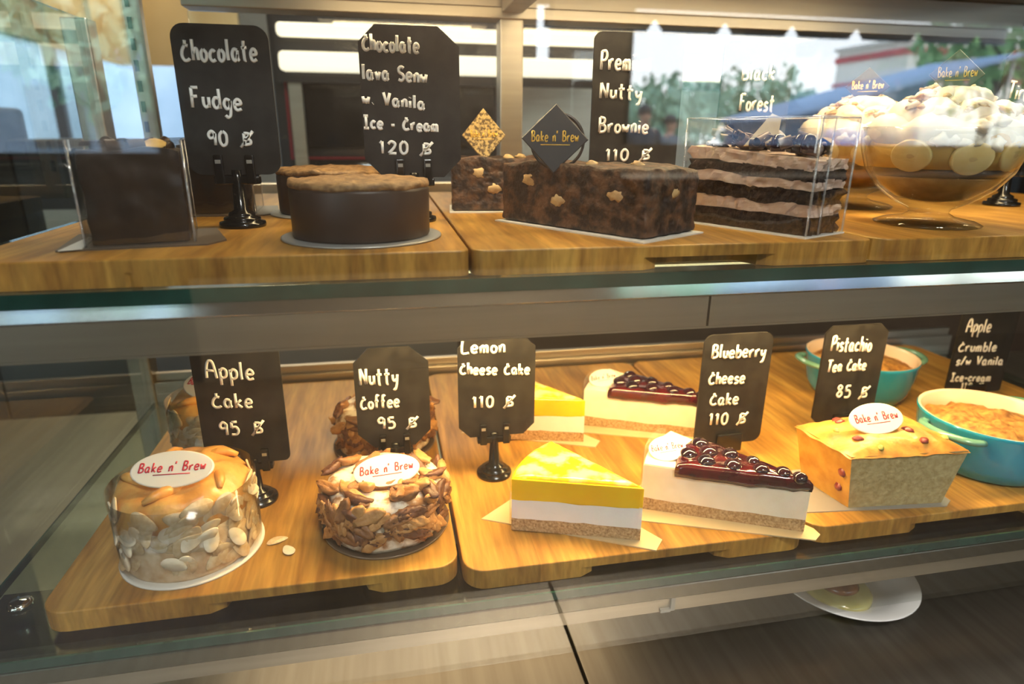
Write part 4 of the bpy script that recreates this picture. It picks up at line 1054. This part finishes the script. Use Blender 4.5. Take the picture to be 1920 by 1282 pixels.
# steel bulkhead with seamed golden panels over the kitchen window
hd = thing('extractor_hood', 'warm lit steel extractor hood with panel seams in the left back corner', 'hood', (-1.2,3.88,1.55))
M['hood'] = mat('warm_steel_panel', (.62,.50,.30), (.72,.60,.38), scale=4, rough=.35, metal=.85)
obj('hood_side', MB().box(-.02,.02,-1.9,0,0,1.0), M['hood'], hd); obj('hood_back', MB().box(.021,.50,-.03,.005,.02,1.0), M['hood'], hd)
for q in range(4): obj('panel_seam', MB().box(.0205,.030,-1.5+q*.42,-1.48+q*.42,.01,1.0), M['satin'], hd)
obj('hood_edge', MB().box(-.025,.025,-1.9,.004,-.012,-.0005), M['polish'], hd)
for nm, lab, x, h_, w_ in (('coffee_grinder','tall dark coffee grinder on the left side counter',-.78,.40,.13),('coffee_machine','low dark coffee machine with a pale label on the left side counter',-.55,.33,.20)):
    g = thing(nm, lab, 'coffee grinder' if nm == 'coffee_grinder' else 'coffee machine', (x-.15,1.72,.90))
    obj('machine_body', MB().box(-w_/2,w_/2,-.11,.15,.02,h_), M['oven'], g, bevel=.012)
    obj('machine_base', MB().box(-w_/2-.01,w_/2+.01,-.14,.16,0,.0195), M['satin'], g, bevel=.004)
    if nm == 'coffee_grinder':
        b = MB(); b.lathe([(.035,h_+.0005),(.06,h_+.10),(.062,h_+.13),(0,h_+.13)],24,(0,0,0)); obj('bean_hopper', b, M['ovglass'], g)
    else: obj('paper_label', MB().box(-.05,.05,-.1135,-.1108,.12,.18), M['cardwhite'], g)
obj('counter_top', MB().box(-1.6,-.905,1.55,2.25,.86,.90), M['steel'], bc, bevel=.002); obj('counter_front', MB().box(-1.6,-.905,1.58,2.24,0,.859), M['greyp'], bc)
fr = thing('steel_fridge', 'tall grey kitchen fridge standing right of the oven', 'fridge', (.95,2.6,0))
obj('fridge_body', MB().box(-.45,.45,-.1,.6,.02,2.0), M['greyp'], fr, bevel=.008)
for s in (-1,1):
    d = obj('door', MB().box(min(s*.004,s*.445),max(s*.004,s*.445),-.13,-.101,.06,1.98), M['satin'], fr, bevel=.004)
    obj('handle', MB().tube([(s*.04,-.16,.9),(s*.04,-.16,1.3)],.010,10), M['polish'], d)
obj('fridge_foot', MB().box(-.4,.4,-.05,.5,0,.0195), M['oven'], fr)

# ------------------------------------------------------------------ room lamps, those over the cafe added
cl = thing('kitchen_ceiling_lamp', 'flat warm ceiling lamp over the kitchen', 'lamp', (-.2,2.4,2.60))
obj('lamp_plate', MB().box(-.5,.5,-.15,.15,-.04,0), M['white'], cl)
area('kitchen_light', (-.2,2.4,2.545), (0,0,0), .95, .28, 60, (1,.84,.60))
cl2 = thing('added_wall_washer', 'added warm lamp washing the front wall that the steel skirts mirror', 'lamp', (.6,-1.95,2.60))  # added lamp, warms the wall base for the steel skirts to mirror
obj('lamp_plate', MB().box(-.28,.28,-.02,.12,-.09,0), M['frame'], cl2)
area('added_wall_light', (.6,-1.95,2.50), (R(-28),0,0), .5, .2, 95, (1,.80,.55))
cl3 = thing('added_fill_lamp', 'added round white fill lamp above, in front of the display case', 'lamp', (.35,-.75,2.60))  # added neutral fill that brightens the front of the case
obj('lamp_plate', MB().lathe([(.20,-.05),(.22,-.03),(.22,0)],32), M['white'], cl3)
area('added_fill_light', (.35,-.75,2.54), (0,0,0), .36, .36, 38, (1,.97,.95))

# ------------------------------------------------------------------ the street, mirrored in the front glass
M['paving'] = mat('pale_paving', (.36,.35,.33), (.42,.41,.38), scale=2, rough=.85)
M['leaf'] = [mat('leaf_green', (.14,.28,.10), (.24,.42,.17), scale=3, rough=.6), mat('leaf_blue_green', (.22,.38,.25), (.34,.52,.38), scale=3, rough=.6)]
M['bark'] = mat('bark', (.10,.07,.05), (.16,.12,.09), scale=20, rough=.9, bump=.5)
M['facade'] = mat('cream_facade', (.70,.66,.58), (.76,.72,.64), scale=2, rough=.85)
M['redband'] = mat('red_band', (.50,.08,.08), rough=.7)
M['blueroof'] = mat('blue_grey_canvas', (.20,.28,.40), (.24,.32,.45), scale=3, rough=.75)
M['courtyard'] = mat('courtyard_render', (.30,.36,.40), (.46,.50,.54), scale=1.6, rough=.9)
struct('ground', MB().box(-30,30,-40,20,-.30,-.101), M['paving'])
cw = struct('wall_courtyard', MB().box(-5,1.5,6.4,6.6,-.1,3.2), M['courtyard'])
def tree(label, x, y, h, r, seed, mi):
    t = thing('street_tree', label, 'tree', (x,y,-.10), 0, 'trees across the street')
    rg = random.Random(seed)
    tk = MB(); tk.tube([(0,0,0),(.05,.02,h*.3),(-.03,.05,h*.6),(0,0,h*.8)], [.14,.11,.08,.04], 10)
    for q in range(5):
        a = q*1.3+seed; tk.tube([(0,0,h*(.4+.06*q)),(r*.35*math.cos(a),r*.35*math.sin(a),h*(.6+.05*q)),(r*.7*math.cos(a),r*.7*math.sin(a),h*(.72+.05*q))], [.05,.035,.015], 6)
    obj('trunk', tk, M['bark'], t)
    lf = MB(); n = 900
    for q in range(n):
        d = Vector((rg.gauss(0,1), rg.gauss(0,1), rg.gauss(0,.8))).normalized()*(rg.random()**.45)
        kx = 1 + .35*noise.noise(d*2.2 + Vector((seed,0,0)))
        p = Vector((d.x*r*kx, d.y*r*kx, h*.74 + d.z*h*.32*kx)); s = rg.uniform(.10,.20)
        e = Euler((rg.uniform(0,6), rg.uniform(0,6), rg.uniform(0,6))).to_matrix()
        lf.add([p + e @ Vector(v)*s for v in ((-1,0,0),(-.2,.45,.08),(1,0,0),(-.2,-.45,.08))], [(0,1,2,3)])
    obj('foliage', lf, M['leaf'][mi], t)
    return t
tree('rounded green tree across the street, left of the crossing', -3.35,-8.2,3.6,1.2,1,1)
tree('taller leafy tree beside the round one across the street', -6.4,-10.5,5.2,1.7,2,0)
hb_ = thing('added_house', 'blue grey town house with shutters added across the street to darken the left reflection', 'building', (-5.0,-14.5,-.10))  # unseen house, added to darken what the glass mirrors at left
obj('wall', MB().box(-5,4.6,-3,0,0,5.2), mat('blue_grey_facade', (.16,.21,.27), (.2,.25,.31), scale=2, rough=.85), hb_)
for q in range(4): obj('window', MB().box(-4.2+q*2.2,-3.2+q*2.2,.0005,.05,1.0,2.2), M['ovglass'], hb_); obj('window', MB().box(-4.2+q*2.2,-3.2+q*2.2,.0005,.05,3.1,4.3), M['ovglass'], hb_)
tree('low bushy tree at the middle of the far pavement', 5.6,-12.0,2.35,1.3,3,1)
tree('slim pale tree next to the low bushy one', 9.0,-14.5,2.7,1.6,4,1)
tree('broad green tree by the far end of the pavement', 11.8,-10.5,4.2,1.5,5,0)
bd = thing('street_building', 'cream building with a red band across the street', 'building', (17.6,-16,-.10))
obj('wall', MB().box(-3.0,3.2,-3,0,0,3.9), M['facade'], bd)
obj('band', MB().box(-3.05,3.25,-3.05,.05,3.55,3.72), M['redband'], bd); obj('band', MB().box(-3.05,3.25,-3.05,.05,2.85,2.95), M['redband'], bd)
obj('parapet', MB().box(-3.1,3.3,-3.1,.1,3.9,4.0), M['facade'], bd)
for q in range(4): obj('window', MB().box(-2.6+q*1.5,-1.8+q*1.5,.0005,.04,3.0,3.45), M['ovglass'], bd)
st = thing('market_stall', 'market stall with a sloping blue grey canvas roof across the street', 'stall', (7.7,-9.2,-.10))
rf = MB(); rf.add([(-1.8,-.9,1.62),(2.3,-.9,2.62),(2.3,.9,2.62),(-1.8,.9,1.62),(-1.8,-.9,1.56),(2.3,-.9,2.56),(2.3,.9,2.56),(-1.8,.9,1.56)],[(0,1,2,3),(7,6,5,4),(0,4,5,1),(1,5,6,2),(2,6,7,3),(3,7,4,0)])
obj('canvas_roof', rf, M['blueroof'], st)
rf = MB(); rf.add([(-1.7,-.78,.9),(2.2,-.78,.9),(2.2,-.78,2.55),(-1.7,-.78,1.60),(-1.7,-.80,.9),(2.2,-.80,.9),(2.2,-.80,2.55),(-1.7,-.80,1.60)],[(0,1,2,3),(7,6,5,4),(0,4,5,1),(1,5,6,2),(2,6,7,3),(3,7,4,0)])
obj('canvas_back', rf, M['blueroof'], st)
for px, ph in ((-1.7,1.58),(2.2,2.53)):
    for py in (-.85,.85): obj('pole', MB().tube([(px,py,0),(px,py,ph)],.025,8), M['satin'], st)
obj('stall_table', MB().box(-1.5,2.0,-.4,.4,.85,.9), M['darkwood'], st); obj('table_trestle', MB().box(-1.3,-1.2,-.3,.3,0,.8495), M['darkwood'], st); obj('table_trestle', MB().box(1.7,1.8,-.3,.3,0,.8495), M['darkwood'], st)
# awning over the shop window with notched valance
aw = thing('shop_awning', 'grey awning with a notched valance over the right shop window', 'awning', (2.8,-2.6,2.34))
a_ = MB(); a_.add([(-1.75,-.002,.12),(1.75,-.002,.12),(1.75,-.9,-.30),(-1.75,-.9,-.30),(-1.75,-.002,.10),(1.75,-.002,.10),(1.75,-.9,-.32),(-1.75,-.9,-.32)],[(0,3,2,1),(4,5,6,7),(0,1,5,4),(1,2,6,5),(2,3,7,6),(3,0,4,7)])
obj('awning_canvas', a_, M['greyp'], aw)
va = MB()
for q in range(7):
    xa = -1.75 + q*.5; va.add([(xa,-.9,-.33),(xa+.5,-.9,-.33),(xa+.5,-.9,-.45),(xa+.31,-.9,-.45),(xa+.25,-.9,-.375),(xa+.19,-.9,-.45),(xa,-.9,-.45),(xa,-.89,-.33),(xa+.5,-.89,-.33),(xa+.5,-.89,-.45),(xa+.31,-.89,-.45),(xa+.25,-.89,-.375),(xa+.19,-.89,-.45),(xa,-.89,-.45)],[(0,1,2,3,4,5,6),(13,12,11,10,9,8,7)]+[(i,7+i,7+(i+1)%7,(i+1)%7) for i in range(7)])
obj('valance', va, M['greyp'], aw)
M['scooter'] = M['oven']

# people out on the pavement
M['skin'] = mat('skin', (.42,.24,.16), rough=.5, sss=.1); M['hair'] = mat('dark_hair', (.012,.010,.009), rough=.5)
def person(label, x, y, h, rz, shirt, trousers, arm):
    t = thing('person', label, 'person', (x,y,-.10), rz)
    s = h/1.75
    J = {}
    bm_v = []; bm_e = []; rad = []
    def add(p, r, par=None):
        bm_v.append(tuple(c*s for c in p)); rad.append(r*s)
        if par is not None: bm_e.append((par, len(bm_v)-1))
        return len(bm_v)-1
    pel = add((0,0,.95), .145); ch = add((0,.01,1.18), .135, pel); sh_ = add((0,.015,1.38), .125, ch); nk = add((0,.01,1.50), .055, sh_)
    hd0 = add((0,-.015,1.58), .078, nk); hd1 = add((0,-.01,1.66), .085, hd0); add((0,.0,1.715), .055, hd1)
    for q in (-1,1):
        hp = add((q*.09,0,.88), .095, pel); kn = add((q*.10,-.02+.03*q,.50), .062, hp); an = add((q*.10,.02+.03*q,.10), .042, kn); add((q*.11,-.14+.03*q,.035), .034, an)
        so = add((q*.185,.01,1.395), .058, sh_); el = add((q*.24,.03-.02*arm,1.12), .043, so); wr = add((q*.23,-.10-.15*arm,.90+.25*arm), .030, el); pm = add((q*.225,-.15-.17*arm,.84+.26*arm), .034, wr)
        for k_ in range(4): f1 = add((q*(.205+.014*k_),-.20-.18*arm,.79+.27*arm-.004*abs(k_-1.5)), .009, pm); add((q*(.203+.014*k_),-.205-.20*arm,.755+.26*arm-.006*abs(k_-1.5)), .008, f1)
        th = add((q*.185,-.175-.17*arm,.825+.26*arm), .010, pm); add((q*.178,-.20-.18*arm,.80+.26*arm), .009, th)
    me = bpy.data.meshes.new('person_body'); me.from_pydata(bm_v, bm_e, [])
    o = bpy.data.objects.new('body', me); col.objects.link(o); o.parent = t
    sk = o.modifiers.new('skin', 'SKIN'); 
    for i, r in enumerate(rad):
        v = me.skin_vertices[0].data[i] if me.skin_vertices else None
        if v: v.radius = (r, r*.82 if i < 3 else r)
    ss = o.modifiers.new('sub', 'SUBSURF'); ss.levels = 2; ss.render_levels = 2
    me.materials.append(M['skin'])
    # hair, shirt and trousers follow the body
    hm = MB(); hm.blob((0,.018*s,1.68*s), (.098*s,.108*s,.10*s), .06, 3, 1, 24, 16); obj('hair', hm, M['hair'], t)
    for q in (-1,1): obj('ear', MB().blob((q*.084*s,0,1.62*s),(.012*s,.02*s,.03*s),.05,2,1,10,8), M['skin'], t)
    fc_ = MB(); fc_.blob((0,-.098*s,1.605*s),(.014*s,.018*s,.024*s),.05,2,1,10,8); obj('nose', fc_, M['skin'], t)
    fc_ = MB()
    for q in (-1,1): fc_.blob((q*.033*s,-.083*s,1.632*s),(.012*s,.008*s,.008*s),0,1,1,10,8)
    fc_.blob((0,-.090*s,1.555*s),(.024*s,.008*s,.007*s),0,1,1,10,8); obj('face_features', fc_, M['hair'], t)
    sm_ = MB(); sm_.lathe([(.165*s,.93*s),(.172*s,1.0*s),(.165*s,1.18*s),(.185*s,1.32*s),(.17*s,1.41*s),(.10*s,1.46*s),(.062*s,1.485*s)], 28)
    sm_.v = [(a, b*.74, c) for a, b, c in sm_.v]
    for q in (-1,1): sm_.tube([(q*.15*s,.01*s,1.40*s),(q*.19*s,.012*s,1.37*s),(q*.225*s,.02*s,1.20*s)], [.075*s,.072*s,.062*s], 14)
    obj('shirt', sm_, shirt, t)
    tm = MB(); tm.lathe([(.150*s,.84*s),(.165*s,.90*s),(.160*s,.97*s)], 24); tm.v = [(a, b*.8, c) for a, b, c in tm.v]
    for q in (-1,1): tm.tube([(q*.085*s,0,.90*s),(q*.10*s,(-.02+.03*q)*s,.50*s),(q*.10*s,(.02+.03*q)*s,.09*s)], [.105*s,.080*s,.070*s], 16)
    obj('trousers', tm, trousers, t)
    for q in (-1,1): obj('shoe', MB().blob((q*.107*s,(-.07+.03*q)*s,.042*s),(.052*s,.13*s,.042*s),.05,2,1,14,8), M['hair'], t)
    return t
cl_d = mat('dark_shirt', (.03,.035,.045), rough=.8); cl_b = mat('blue_shirt', (.16,.27,.55), rough=.8); tr_d = mat('dark_trousers', (.03,.03,.035), rough=.8); cl_g = mat('grey_shirt', (.10,.12,.14), rough=.8)
person('person in a dark shirt standing on the pavement outside', 3.62,-8.0,1.72,R(185),cl_d,tr_d,.2)
person('shorter person in a grey shirt beside the one in dark shirt', 4.16,-8.3,1.60,R(150),cl_g,tr_d,.6)
person('person in a blue shirt by the market stall', 6.05,-7.0,1.74,R(200),cl_b,tr_d,0)
